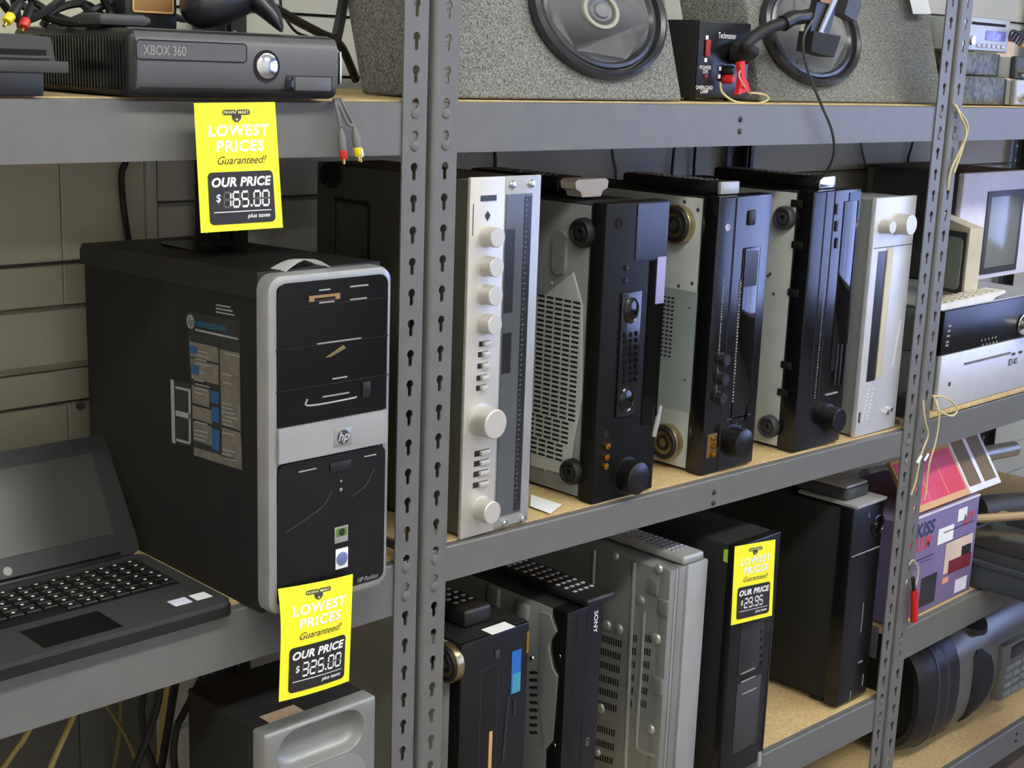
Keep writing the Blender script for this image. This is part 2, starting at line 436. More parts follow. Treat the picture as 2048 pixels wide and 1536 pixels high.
def make_unit(label, x0, x1, levels, depth=.457):
    """levels: (z at x0, z at x1, height)"""
    t = Thing('shelving_unit', label, 'shelving', (x0, 0, 0), 'grey slotted steel shelving units')
    for xc, s in ((x0, 1), (x1, -1)):
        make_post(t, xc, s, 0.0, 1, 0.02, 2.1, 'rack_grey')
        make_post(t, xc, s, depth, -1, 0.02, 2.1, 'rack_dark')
    for za, zc, h in levels:
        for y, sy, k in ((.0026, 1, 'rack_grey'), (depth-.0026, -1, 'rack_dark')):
            # folded channel: front web, top flange, bottom lip; ends follow the (slightly sloping) level
            prof = [(0, 0), (0, h-.002), (.002, h), (.016, h), (.016, h-.002), (.002, h-.0022), (.002, .002), (.010, .002), (.010, 0)]
            mb = MB(); bm = mb.bm
            A = [bm.verts.new((x0+.004, y+sy*p, za-h+q)) for p, q in prof]; B = [bm.verts.new((x1-.004, y+sy*p, zc-h+q)) for p, q in prof]
            bm.faces.new(A[::-1]); bm.faces.new(B)
            for i in range(len(A)):
                j = (i+1) % len(A); bm.faces.new([A[i], A[j], B[j], B[i]])
            b = t.part('beam', mb, k, smooth=20)
            if sy > 0:
                for xr, zz in ((x0+.021, za), (x1-.021, zc)):
                    kk = math.floor((zz-1.55+.012)/PITCH)
                    for q in (kk, kk-1):
                        zr = 1.55+q*PITCH-.0075
                        t.part('rivet', MB().lathe(V((xr, .0, zr)), V((0, -1, 0)), [(.0066, -.0005), (.0066, .0004), (.0055, .0018), (.002, .0026), (0, .0027)], 14), 'rack_grey', parent=b)
                xm = (x0+x1)/2; zm = (za+zc)/2
                for dz in (.022, .040):
                    t.part('bolt', MB().lathe(V((xm, .0026, zm-dz)), V((0, -1, 0)), [(.0045, 0), (.0045, .001), (.003, .0025), (0, .003)], 12), 'rack_dark', parent=b)
        for xs in (x0+.003, x1-.005):
            zz = za if xs < (x0+x1)/2 else zc
            t.part('side_beam', MB().box(xs, xs+.002, .042, depth-.042, zz-h, zz-.001), 'rack_grey')
        mb = MB(); bm = mb.bm
        v = [bm.verts.new(c) for c in ((x0+.005, .017, za-.013), (x1-.005, .017, zc-.013), (x1-.005, depth-.017, zc-.013), (x0+.005, depth-.017, za-.013),
                                      (x0+.005, .017, za+.0015), (x1-.005, .017, zc+.0015), (x1-.005, depth-.017, zc+.0015), (x0+.005, depth-.017, za+.0015))]
        for f in ((3, 2, 1, 0), (4, 5, 6, 7), (0, 1, 5, 4), (1, 2, 6, 5), (2, 3, 7, 6), (3, 0, 4, 7)): bm.faces.new([v[i] for i in f])
        t.part('shelf_board', mb, 'particle_board')
    return t
XA, XB, XC, XD = .0231, .0305, 1.263, 1.2735
ML = ((1.5555, 1.5555, .062), (.9785, .9785, .068), (.425, .425, .066))
MM = ((1.5565, 1.5575, .0615), (.9835, .9565, .048), (.441, .409, .067))
MR = ((1.5565, 1.5565, .061), (.963, .963, .060), (.536, .55, .068), (.14, .14, .066))
make_unit('grey slotted steel shelving unit carrying the desktop computer and the laptop', XA-1.232, XA, ML)
make_unit('grey slotted steel shelving unit carrying the upended stereo receivers', XB, XC, MM)
make_unit('grey slotted steel shelving unit carrying the old monitors and the purple box', XD, XD+1.232, MR)
def shelf_z(level, x):
    a, b, h = MM[level]; return a+(b-a)*(x-XB)/(XC-XB)+.0019
ZL = .9805                                      # board of the left unit's middle shelf

# ------------------------------------------------------------------ price tags
def price_tag(label, TL, TR, BR, BL, price, ghost='', bow=0.0, topcurl=0.0, loc=None):
    """yellow card whose four corners are places in the shop"""
    TL, TR, BR, BL = (V(p) for p in (TL, TR, BR, BL))
    nrm = (TR-TL).cross(TL-BL).normalized()
    if nrm.y > 0: nrm = -nrm
    def fn0(u, v, off=0.0):
        p = BL*(1-u)*(1-v)+BR*u*(1-v)+TL*(1-u)*v+TR*u*v
        return p + nrm*(off+bow*4*u*(1-u)) - nrm*(topcurl*max(0, v-.55)**2*4*(1-u))
    t = Thing('price_tag', label, 'price tag', (TL+TR)/2, 'yellow price tags')
    mb = MB(); bm = mb.bm; N, Mv = 6, 8
    for off, flip in ((0.0, False), (-.0005, True)):
        g = [[bm.verts.new(fn0(i/N, j/Mv, off)) for j in range(Mv+1)] for i in range(N+1)]
        for i in range(N):
            for j in range(Mv): bm.faces.new([g[i][j], g[i+1][j], g[i+1][j+1], g[i][j+1]])
    t.part('card', mb, 'tag_yellow')
    def layer(off): return lambda u, v: fn0(u, v, off)
    def strip(poly, off):                       # subdivided panel so that it follows the bow
        pass
    f1, f2, f3 = layer(.0006), layer(.0010), layer(.0013)
    mb = MB(); RU, RV = .055, .038
    us = [.11+RU*(1-math.cos(math.radians(a))) for a in range(0, 91, 15)]+[.11+RU+(.80-2*RU)*i/8 for i in range(1, 8)]+[.91-RU*(1-math.cos(math.radians(a))) for a in range(90, -1, -15)]
    def inset(u):
        d = min(u-.11, .91-u); return 0.0 if d >= RU else RV*(1-math.sqrt(max(0, 1-(1-d/RU)**2)))
    for a, b in zip(us, us[1:]): mb.poly2([(a, .055+inset(a)), (b, .055+inset(b)), (b, .465-inset(b)), (a, .465-inset(a))], f1)
    t.part('price_panel', mb, 'tag_black')
    mb = MB()
    mb.poly2(rrect(.33, .50, .905, .945, .02), f1).poly2(rrect(.50, .67, .905, .945, .02), f1).poly2([(.44, .915), (.56, .915), (.555, .875), (.52, .85), (.48, .85), (.445, .875)], f1)
    t.part('emblem', mb, 'print_dark')
    mb = MB().text('PAWN', f2, .415, .913, .034, .01, 0, 'CENTER', 1.5).text('MART', f2, .585, .913, .034, .01, 0, 'CENTER', 1.5)
    mb.poly2([(.48, .875), (.52, .875), (.50, .858)], f2)
    t.part('emblem_lettering', mb, 'print_cream')
    mb = MB().text('LOWEST', f1, .51, .745, .118, .035, .12, 'CENTER', 1.5, 1.12).text('PRICES', f1, .52, .625, .118, .035, .12, 'CENTER', 1.5, 1.12)
    t.part('slogan_lettering', mb, 'print_white')
    mb = MB().text('Guaranteed!', f1, .52, .525, .088, .002, .45, 'CENTER', 1.35)
    t.part('script_lettering', mb, 'print_dark')
    mb = MB().text('OUR PRICE', f2, .50, .352, .098, .04, .22, 'CENTER', 1.42, 1.05)
    for k in range(7): mb.poly2([(.16+.1*k, .148), (.26+.1*k, .148), (.26+.1*k, .155), (.16+.1*k, .155)], f2)
    mb.text('plus taxes', f2, .84, .098, .046, .02, .2, 'RIGHT', 1.5)
    mb.text('$', f2, .19, .235, .085, .01, .1, 'LEFT', 1.3)
    gm = MB(); u = .285; dw = .078
    for ch in price:
        if ch == '.': mb.poly2([(u-.005, .185), (u+.02, .185), (u+.02, .203), (u-.005, .203)], f2); u += .04; continue
        seg7(mb, ch, f2, u, .19, dw, .115, .018); seg7(gm, ch, f2, u, .19, dw, .115, .016, off=True); u += dw+.030
    t.part('price_lettering', mb, 'print_white')
    t.part('unlit_segments', gm, 'tag_grey')
    return t

# ------------------------------------------------------------------ knobs, feet, remotes
NY = V((0, -1, 0)); NX = V((-1, 0, 0)); UX = V((1, 0, 0)); UZ = V((0, 0, 1))
def knob(t, p, r, h, material, name='knob', n=28, skirt=None, parent=None):
    prof = [(r*1.12, 0), (r*1.12, .001), (r, .0014), (r*.97, h-.0012), (r*.90, h), (0, h)]
    return t.part(name, MB().lathe(p, NY, prof, n), material, parent=parent)
def foot(t, p, r, h, outer='black_rubber', ring=None):
    o = t.part('foot', MB().lathe(p, NX, [(r, 0), (r*.98, h*.7), (r*.86, h), (r*.72, h), (r*.66, h*.72), (r*.5, h*.72), (r*.42, h*.9), (r*.26, h*.9), (r*.22, h*.3), (0, h*.3)], 30), outer)
    if ring: t.part('ring', MB().lathe(p, NX, [(r*1.0, 0), (r*1.04, h*.2), (r*1.04, h*.75), (r*1.0, h*.8)], 30), ring, parent=o)
    return o
def remote(name, label, x, y0, y1, z, w, h, material='black_plastic', cap=None, rows=10, cols=3, bmat='print_grey', group=None, rotz=0.0, taper=0.0):
    """remote control lying along y with its front end at y0"""
    L = y1-y0
    t = Thing(name, label, 'remote control', (x, y0, z), group, rotz or 1e-6)
    t.part('body', MB().box(-w/2, w/2, 0, L, 0, h, min(.006, h*.35), 3), material)
    mb = MB()
    for i in range(rows):
        for j in range(cols):
            cx = (-.5+(j+.5)/cols)*w*.8; cy = L*(.18+.75*i/rows)
            mb.box(cx-min(w*.08, .0034), cx+min(w*.08, .0034), cy-.0026, cy+.0026, h-.0008, h+.0012, .0006, 1)
    t.part('buttons', mb, bmat, stuff=True)
    if cap: t.part('end_cap', MB().box(-w/2-.0006, w/2+.0006, -.0012, .006, .001, h+.0006, .002), cap)
    return t

# ------------------------------------------------------------------ desktop computer and laptop (left unit, middle shelf)
y0 = -.05; x0, x1, z0, z1 = -.2425, -.0700, ZL, 1.3725
t = PC = Thing('desktop_computer', 'black desktop computer tower with silver framed front and printed side sticker', 'computer', ((x0+x1)/2, .15, ZL))
f = lambda px, py: PY(px, py, y0-.0015)
t.part('case', MB().prism([(y0+.022, z0), (.364, z0), (.364, z1-.037), (y0+.022, z1-.027)], V((x0+.004, 0, 0)), V((0, 1, 0)), UZ, V((x1-x0-.008, 0, 0))), 'black_matte')
top = t.part('top_cover', MB().prism([(y0+.022, 0), (.370, -.010), (.370, .008), (.362, .017), (y0+.022, .030)], V((x0+.001, 0, z1-.028)), V((0, 1, 0)), UZ, V((x1-x0-.002, 0, 0))), 'black_plastic')
t.part('top_recess', MB().prism([(0, 0), (.11, 0), (.125, .008), (.125, .05), (.11, .058), (0, .058)], V((x0+.06, .16, z1-.0065)), V((0, 1, 0)), V((1, 0, 0)), V((0, 0, .002))), 'black_gloss', parent=top)
mb = MB()
fr = rrect(x0, x1, z0+.001, z1, .018, 6); bm = mb.bm
rings = []
for ins, yy in ((0.0, y0+.022), (0.0, y0+.006), (.0015, y0+.002), (.006, y0), (.011, y0+.0005), (.0115, y0+.004)):
    rings.append([bm.verts.new((a, yy, b)) for a, b in rrect(x0+ins, x1-ins, z0+.001+ins, z1-ins, max(.006, .018-ins), 6)])
for A, B in zip(rings, rings[1:]):
    for i in range(len(A)): bm.faces.new([A[i], A[(i+1) % len(A)], B[(i+1) % len(A)], B[i]])
bm.faces.new(rings[-1])
t.part('bezel', mb, 'silver_trim')
xa, xb = x0+.0115, x1-.0075
zb1, zb0 = f(670, 836).z, f(670, 909).z        # silver band
def slab(poly, d0, d1): return MB().prism(poly, V((0, d0, 0)), UX, UZ, V((0, d1-d0, 0)))
up = t.part('upper_panel', slab([(xa, zb1)]+[(xb, zb1)]+[p for p in rrect(xa, xb, zb1, z1-.009, .012, 5)[:12]], y0+.004, y0-.001), 'black_gloss')
t.part('silver_band', MB().prism([(y0+.004, zb0), (y0+.004, zb1), (y0-.003, zb1-.002), (y0-.004, (zb0+zb1)/2), (y0-.003, zb0+.002)], V((xa, 0, 0)), V((0, 1, 0)), UZ, V((xb-xa, 0, 0))), 'silver_plastic')
lw = t.part('lower_panel', slab(rrect(xa, xb, z0+.012, zb0-.0005, .010, 5), y0+.004, y0-.001), 'black_satin')
F = lambda u, v: V((u, y0-.0018, v))
def bar(mb, pa, pb, th):                        # thin line on the front between two photo pixels
    a, b = f(*pa), f(*pb); mb.box(min(a.x, b.x), max(a.x, b.x), y0-.0022, y0-.0012, (a.z+b.z)/2-th/2, (a.z+b.z)/2+th/2)
for pa, pb in (((553, 622), (776, 592)), ((552, 700), (776, 672)), ((552, 790), (776, 744))):
    mb = MB(); bar(mb, pa, pb, .0012); t.part('cover_seam', mb, 'hole_black', parent=up)
mb = MB(); a = f(618, 606); b = f(680, 584); mb.box(a.x, b.x, y0-.002, y0-.0012, a.z+.001, b.z-.001); cr = t.part('card_slot', mb, 'brown_sticker', parent=up)
mb = MB(); a = f(628, 600); b = f(670, 592); mb.box(a.x, b.x, y0-.0026, y0-.0018, a.z-.001, b.z); t.part('card_slot_opening', mb, 'hole_black', parent=up)
mb = MB()
for pa, pb in (((638, 581), (660, 578)), ((638, 606), (668, 602)), ((700, 574), (736, 569)), ((700, 600), (733, 595)), ((634, 690), (722, 674)), ((665, 758), (694, 753)), ((645, 795), (698, 784))): bar(mb, pa, pb, .0016)
t.part('panel_print', mb, 'print_grey', parent=up)
a, b = f(650, 710), f(692, 694)
t.part('yellow_mark', MB().prism([(a.x, a.z-.003), (a.x+.008, a.z-.003), (b.x, b.z-.001), (b.x-.004, b.z+.003)], V((0, y0-.0014, 0)), UX, UZ, V((0, -.0006, 0))), 'olive_thing', parent=up)
a, b = f(615, 812), f(730, 788)
mb = MB().tube([V((a.x, y0-.001, a.z+.008)), V((a.x+.002, y0-.0014, a.z)), V((b.x-.02, y0-.0014, a.z)), V((b.x-.012, y0-.001, a.z+.001))], .0011, 6, 4)
t.part('bay_door_pull', mb, 'silver_plastic', parent=up)
a, b = f(724, 795), f(740, 762); t.part('eject_button', MB().box(a.x, b.x, y0-.003, y0-.001, a.z, b.z, .0008), 'black_plastic', parent=up)
c = f(683, 873); mb = MB().box(c.x-.0125, c.x+.0125, y0-.0046, y0-.003, c.z-.0105, c.z+.0105, .0006)
lg = t.part('logo_plate', mb, 'silver_trim')
G = lambda u, v: V((u, y0-.0049, v))
t.part('logo_disc', MB().poly2(ellipse(c.x, c.z, .0088, .0088, 24), G), 'print_dark', parent=lg)
t.part('logo_lettering', MB().text('hp', lambda u, v: V((u, y0-.0052, v)), c.x, c.z-.0038, .0155, .01, .3, 'CENTER'), 'silver_face', parent=lg)
mb = MB()
for pa, pb in (((597, 943), (632, 938)), ((666, 932), (700, 924)), ((728, 914), (752, 908))): bar(mb, pa, pb, .0014)
t.part('control_print', mb, 'print_grey', parent=lw)
a, b = f(660, 945), f(702, 918); t.part('power_button', MB().box(a.x, b.x, y0-.003, y0-.001, a.z, b.z, .0008), 'black_plastic', parent=lw)
for px, py, r in ((682, 962, .0016), (682, 979, .0022)):
    t.part('indicator_light', MB().lathe(f(px, py), NY, [(r, 0), (r*.7, .001), (0, .0012)], 10), 'print_grey', parent=lw)
t.part('curve_line', MB().tube([f(572, 1065), f(610, 1040), f(648, 1010), f(664, 980)], .0005, 5), 'dark_grey', parent=lw)
t.part('curve_line', MB().tube([f(704, 993), f(730, 972), f(748, 938)], .0005, 5), 'dark_grey', parent=lw)
a, b = f(669, 1088), f(696, 1049); bd = t.part('badge', MB().box(a.x, b.x, y0-.002, y0-.001, a.z, b.z, .0005), 'print_grey', parent=lw, label='square green and grey chip badge')
t.part('badge_square', MB().box(a.x+.002, b.x-.002, y0-.0025, y0-.0018, a.z+.008, b.z-.002), 'badge_green', parent=lw)
t.part('badge_eye', MB().poly2(ellipse((a.x+b.x)/2, (a.z+b.z)/2+.003, .0045, .0045, 16), lambda u, v: V((u, y0-.0028, v))), 'tag_black', parent=lw)
a, b = f(671, 1140), f(696, 1093); t.part('badge', MB().box(a.x, b.x, y0-.002, y0-.001, a.z, b.z, .0005), 'paper_white', parent=lw, label='white badge with a blue disc')
t.part('badge_disc', MB().lathe(V(((a.x+b.x)/2, y0-.002, b.z-.013)), NY, [(.0085, 0), (.0075, .0006), (0, .0008)], 20), 'badge_blue', parent=lw)
t.part('model_lettering', MB().text('HP Pavilion', F, f(714, 1166).x, f(714, 1166).z, .0085, .01, .3, 'LEFT', .80), 'print_grey', parent=lw)
# left side: printed sticker, faint panel and vent holes
sx = x0+.004
S = lambda px, py: PX(px, py, sx)
def side(mb, pts, off): mb.bm.faces.new([mb.bm.verts.new(S(*p)+V((-off, 0, 0))) for p in pts]); return mb
lab = t.part('side_sticker', side(MB(), [(376, 622), (480, 642), (486, 942), (388, 910)], .0006), 'label_dark', label='printed feature sticker')
mb = MB()
for q in ([(380, 682), (437, 695), (438, 726), (381, 712)], [(382, 716), (438, 731), (439, 770), (384, 756)], [(441, 698), (480, 706), (483, 862), (444, 848)],
          [(385, 770), (420, 779), (420, 815), (386, 805)], [(386, 810), (424, 820), (425, 848), (387, 836)], [(387, 842), (424, 853), (426, 892), (388, 880)], [(445, 854), (483, 866), (485, 925), (445, 912)], [(389, 894), (470, 918), (484, 926), (485, 940), (389, 910)]):
    side(mb, q, .0009)
t.part('sticker_blocks', mb, 'label_grey', parent=lab, stuff=True)
mb = MB()
for i in range(26):
    px = random.choice((392, 446, 452, 390)); py = 690+i*8.4+(px-390)*.24
    if px < 440 and py > 880: continue
    w = random.uniform(18, 30); side(mb, [(px, py), (px+w, py+w*.24), (px+w, py+w*.24+2.4), (px, py+2.4)], .0012)
side(mb, [(392, 657), (478, 676), (478, 680), (392, 661)], .0012)
for k in range(3): side(mb, [(433, 608+7*k), (462+4*k, 613+8*k), (462+4*k, 616+8*k), (433, 611+7*k)], .0007)
t.part('sticker_print', mb, 'print_grey', parent=lab, stuff=True)
mb = MB()
for q in ([(381, 690), (397, 694), (397, 708), (381, 704)], [(384, 728), (400, 732), (400, 750), (384, 746)], [(422, 780), (440, 784), (440, 808), (422, 804)], [(424, 812), (440, 816), (441, 846), (425, 842)], [(425, 856), (441, 860), (441, 902), (426, 897)]): side(mb, q, .0013)
t.part('sticker_pictures', mb, 'label_blue', parent=lab, stuff=True)
t.part('sticker_title', side(MB(), [(392, 640), (455, 652), (455, 664), (392, 652)], .0012), 'hp_blue', parent=lab)
c = S(383, 643); U2 = V((0, -1, 0)); D = lambda u, v: V((sx-.0014, c.y-u, c.z+v))
t.part('sticker_logo', MB().poly2(ellipse(0, 0, .0085, .0085, 20), D), 'print_grey', parent=lab)
t.part('sticker_logo_lettering', MB().text('hp', lambda u, v: V((sx-.0017, c.y-u, c.z+v)), 0, -.004, .014, .005, .3, 'CENTER'), 'tag_black', parent=lab)
fr = t.part('side_diagram', side(MB(), [(342, 758), (383, 768), (384, 895), (345, 885)], .0004), 'label_dark')
mb = MB()
for q in ([(342, 758), (349, 760), (352, 887), (345, 885)], [(352, 772), (380, 778), (380, 783), (352, 777)], [(352, 820), (381, 827), (381, 838), (352, 831)], [(353, 876), (381, 884), (381, 889), (354, 882)], [(378, 778), (382, 779), (383, 886), (379, 885)]): side(mb, q, .0008)
t.part('diagram_lines', mb, 'print_grey', parent=fr)
mb = MB()
for i in range(12):
    for j in range(8):
        p = S(446+5.2*j, 990+8*i+1.6*j); mb.lathe(p, NX, [(.0016, .0002), (0, .0004)], 6)
t.part('side_vents', mb, 'hole_black', stuff=True)
# curled paper label on the top edge
a = PZ(508, 536, z1+.001); mb = MB(); bm = mb.bm; rows = []
for i in range(9):
    u = i/8; rows.append([bm.verts.new(V((a.x+.012+.062*u, y0+.012+.030*v, z1+.0015+.012*math.sin(math.pi*u)*(1-.3*v)))) for v in (0, 1)])
for A, B in zip(rows, rows[1:]): bm.faces.new([A[0], B[0], B[1], A[1]])
bmesh.ops.solidify(bm, geom=bm.faces[:], thickness=.0006)
solo('paper_label', 'curled white paper label on top of the desktop computer', 'label', mb, 'paper_white', (a.x+.03, y0+.02, z1))

price_tag('yellow price tag of $325.00 hanging from the desktop computer', PY(565, 1182, y0-.012), PY(706, 1148, y0-.008), PY(698, 1362, y0-.012), PY(558, 1404, y0-.012), '325.00', topcurl=.010, bow=.003)

# laptop
lx0, lx1, ly0, ly1 = -.622, -.262, -.012, .205; lz = ZL
t = Thing('laptop', 'open black laptop with dark screen beside the desktop computer', 'laptop', ((lx0+lx1)/2, .1, lz))
t.part('base', MB().prism(rrect(lx0, lx1, ly0, ly1, .014, 5), V((0, 0, lz)), UX, V((0, 1, 0)), V((0, 0, .011))), 'black_plastic')
deck = t.part('deck', MB().prism(rrect(lx0+.002, lx1-.002, ly0+.002, ly1-.012, .012, 5), V((0, 0, lz+.011)), UX, V((0, 1, 0)), V((0, 0, .006))), 'dark_grey')
dz = lz+.017
t.part('key_bed', MB().box(lx0+.02, lx1-.02, ly0+.085, ly1-.034, dz-.001, dz+.0004), 'black_plastic', parent=deck)
t.part('touchpad', MB().box((lx0+lx1)/2-.045, (lx0+lx1)/2+.045, ly0+.012, ly0+.068, dz-.001, dz+.0005), 'black_satin', parent=deck)
key = None; legends = MB(); kp = (lx1-lx0-.044)/16
for r in range(6):
    yy = ly0+.088+r*.0158
    for c_ in range(16):
        if r == 0 and 4 <= c_ <= 8:
            if c_ > 4: continue
        xx = lx0+.022+c_*kp
        if key is None:
            key = t.part('key', MB().box(xx+.0012, xx+kp-.0012, yy+.0010, yy+.0146, dz+.0002, dz+.0034, .0010, 1), 'black_plastic', parent=deck); kx, ky = xx, yy
        else: t.copies(key, [(xx-kx, yy-ky, 0)])
        q = xx+kp*random.uniform(.25, .5); legends.box(q, q+.0034, yy+.0082, yy+.0110, dz+.0034, dz+.0037)
t.part('key_legends', legends, 'print_white', parent=deck, stuff=True)
for px, py in ((870, 0), (0, 0)): pass
for i, (a, b) in enumerate(((lx1-.062, lx1-.040), (lx1-.034, lx1-.014))):
    t.part('palm_sticker', MB().box(a, b, ly0+.026, ly0+.044, dz, dz+.0005), 'paper_white' if i else 'lilac_plastic', parent=deck)
h0 = V((0, ly1-.012, lz+.018)); W = V((0, .62, .95)).normalized(); Nn = V((0, -W.z, W.y)); LH = .158
lid = t.part('lid', MB().prism([(p[0], p[1]) for p in rrect(lx0+.002, lx1-.002, 0, LH, .012, 5)], h0, UX, W, -Nn*.012), 'black_plastic')
def LD(u, v, o=0.0): return h0+UX*u+W*v+Nn*o
mb = MB(); mb.prism([(lx0+.022, .030), (lx1-.030, .030), (lx1-.026, LH-.022), (lx0+.022, LH-.022)], LD(0, 0, .0002), UX, W, Nn*.0006)
t.part('screen', mb, 'lcd_black', parent=lid)
t.part('webcam', MB().lathe(LD((lx0+lx1)/2-.03, LH-.010, 0), Nn, [(.003, 0), (.0028, .0008), (0, .001)], 12), 'chrome', parent=lid)
t.part('lid_logo', MB().lathe(LD((lx0+lx1)/2+.01, .014, 0), Nn, [(.0055, 0), (.005, .0006), (0, .0007)], 16), 'print_grey', parent=lid)
t.part('hinge_cover', MB().cyl((lx0+.03, ly1-.008, lz+.016), (1, 0, 0), .007, lx1-lx0-.06, 14), 'black_satin')

# ------------------------------------------------------------------ the upended receivers (middle unit, middle shelf)
BACK = .365
# silver amplifier
y0 = .01; x0, x1 = .104, .232; zb = shelf_z(1, x0); z1 = 1.463
t = Thing('stereo_amplifier', 'silver faced stereo amplifier standing on end with large round knobs', 'amplifier', ((x0+x1)/2, .19, zb))
f = lambda px, py, d=0.0: PY(px, py, y0-d)
t.part('case', MB().box(x0+.003, x1-.004, y0+.006, .335, zb+.004, z1-.004, .002), 'amp_case')
xs = .1655
fp = t.part('faceplate', MB().box(x0, xs, y0, y0+.006, zb, z1, .0012), 'silver_brushed')
fb = t.part('dial_frame', MB().box(xs+.001, x1, y0+.001, y0+.006, zb+.001, z1, .0012), 'silver_plastic')
t.part('dial_window', MB().box(xs+.0025, x1-.017, y0-.0004, y0+.002, f(1030, 1025).z, f(1030, 388).z), 'dial_glass', parent=fb)
t.part('dial_scale', MB().box(x1-.031, x1-.0185, y0-.0010, y0, f(1050, 1015).z, f(1050, 392).z), 'dial_dark', parent=fb)
for pa, pb in ((458, 625), (665, 745)): t.part('meter_window', MB().box(xs+.004, xs+.0195, y0-.0010, y0, f(1020, pb).z, f(1020, pa).z), 'dial_dark', parent=fb)
mb = MB()
for i in range(60):
    z = f(1050, 400).z-(f(1050, 400).z-f(1050, 1000).z)*i/60; mb.box(x1-.029, x1-.029+.5*random.choice((.004, .006, .009)), y0-.0013, y0-.0008, z, z+.0006)
t.part('scale_marks', mb, 'print_grey', parent=fb, stuff=True)
for px, py in ((1025, 369), (1063, 367), (1010, 1047), (1046, 1038)):
    t.part('screw', MB().lathe(f(px, py), NY, [(.0052, -.001), (.0052, .0016), (.004, .003), (0, .0034)], 16), 'chrome', parent=fb)
for px, py in ((974, 472), (972, 531), (970, 588), (968.5, 645.5)): knob(t, f(px, py), .0132, .021, 'silver_brushed')
knob(t, f(961, 840), .0205, .030, 'silver_brushed'); knob(t, f(961, 1017), .0160, .024, 'silver_brushed')
for px, py in ((968, 687), (966, 708), (965, 731), (963, 755), (962, 775)):
    p = f(px, py); b = t.part('button_slot', MB().box(p.x-.009, p.x+.009, y0-.0006, y0+.001, p.z-.0035, p.z+.0035), 'dial_dark')
    t.part('button', MB().box(p.x-.003, p.x+.0085, y0-.006, y0, p.z-.0028, p.z+.0028, .0006), 'silver_brushed', parent=b)
for px, py in ((963, 905), (962, 925), (961, 946), (960, 968)):
    p = f(px, py); b = t.part('switch_slot', MB().box(p.x-.0130, p.x+.0130, y0-.0006, y0+.001, p.z-.0038, p.z+.0038), 'dial_dark')
    t.part('switch_cap', MB().box(p.x-.004, p.x+.0122, y0-.005, y0, p.z-.0028, p.z+.0028, .0006), 'silver_brushed', parent=b)
p = f(977, 396); t.part('name_plate', MB().box(p.x-.0135, p.x+.0135, y0-.001, y0+.001, p.z-.0036, p.z+.0036), 'dial_dark')
p = f(975, 431); t.part('power_mark', MB().poly2([(p.x-.005, p.z), (p.x, p.z-.0075), (p.x+.005, p.z), (p.x, p.z+.006)], lambda u, v: V((u, y0-.0004, v))), 'tag_black')
p = f(946, 440); t.part('edge_print', MB().box(p.x-.0006, p.x+.0006, y0-.0004, y0+.001, p.z-.02, p.z+.02), 'print_dark')
sx = x0+.003
foot(t, PX(666, 350, sx), .018, .012)
mb = MB()
for a, b, h in (((672, 398), (737, 407), .006),): 
    p, q = PX(*a, sx), PX(*b, sx); mb.box(sx-.003, sx+.001, q.y, p.y, p.z-.003, p.z+.003); mb.box(sx-.002, sx+.001, q.y-.004, q.y, p.z-.25, p.z); mb.box(sx-.001, sx+.001, p.y-.001, p.y+.001, p.z-.25, p.z)
t.part('underside_hatch', mb, 'black_plastic')

def receiver(label, x0, x1, y0, z1, plate, face, front_d=.028, name='stereo_receiver', cat='receiver', back=BACK):
    zb = shelf_z(1, x0)
    t = Thing(name, label, cat, ((x0+x1)/2, .19, zb))
    t.part('chassis', MB().box(x0+.004, x1-.004, y0+front_d, back, zb+.004, z1-.004, .0015), 'black_matte')
    t.part('bottom_plate', MB().box(x0+.0025, x0+.0045, y0+front_d+.004, back-.002, zb+.005, z1-.006, .0006), plate)
    t.part('front_panel', MB().box(x0, x1, y0, y0+front_d, zb, z1, .003), face)
    return t, zb
# receiver with sticker and gold jacks, slotted pale underside
y0 = .015; x0, x1, z1 = .3690, .5060, 1.4185
t, zb = receiver('black stereo receiver standing on end with blank price sticker and slotted grey underside', x0, x1, y0, z1, 'steel_chassis_dark', 'black_dull')
f = lambda px, py, d=0.0: PY(px, py, y0-d)
sx = x0+.0025; S = lambda px, py: PX(px, py, sx)
mb = MB(); mb.prism([(S(1093, 590).y, S(1093, 590).z), (S(1148, 545).y, S(1148, 545).z), (S(1166, 610).y, S(1166, 610).z), (S(1164, 800).y, S(1164, 800).z), (S(1148, 880).y, S(1148, 880).z), (S(1138, 950).y, S(1138, 950).z), (S(1064, 930).y, S(1064, 930).z), (S(1070, 590).y, S(1070, 590).z)], V((sx, 0, 0)), V((0, 1, 0)), UZ, V((-.003, 0, 0)))
vp = t.part('raised_vent_plate', mb, 'steel_chassis')
mb = MB()
ya, yb = S(1160, 700).y, S(1072, 700).y; za, zc = S(1130, 600).z, S(1110, 925).z
for i in range(34):
    z = za+(zc-za)*i/34
    for j in range(5):
        y = ya+(yb-ya)*j/5+(.012 if i > 24 else 0)+(.010 if i > 29 else 0)
        mb.box(sx-.0034, sx-.0028, y+.001, y+(yb-ya)/5-.003, z-.0016, z+.0016)
t.part('vent_slots', mb, 'hole_black', parent=vp, stuff=True)
c = S(1121, 505); mb = MB(); pts = rrect(c.y-.014, c.y+.012, c.z-.032, c.z+.032, .012, 6)
mb.prism(pts, V((sx, 0, 0)), V((0, 1, 0)), UZ, V((-.006, 0, 0)))
t.part('raised_boss', mb, 'steel_light')
foot(t, S(1170, 465), .0215, .014); foot(t, S(1148, 942), .0195, .014)
for px, py in ((1103, 566), (1130, 570), (1140, 562), (1086, 928), (1090, 940)): t.part('screw', MB().lathe(S(px, py), NX, [(.003, 0), (.002, .0015), (0, .0018)], 10), 'steel_light')
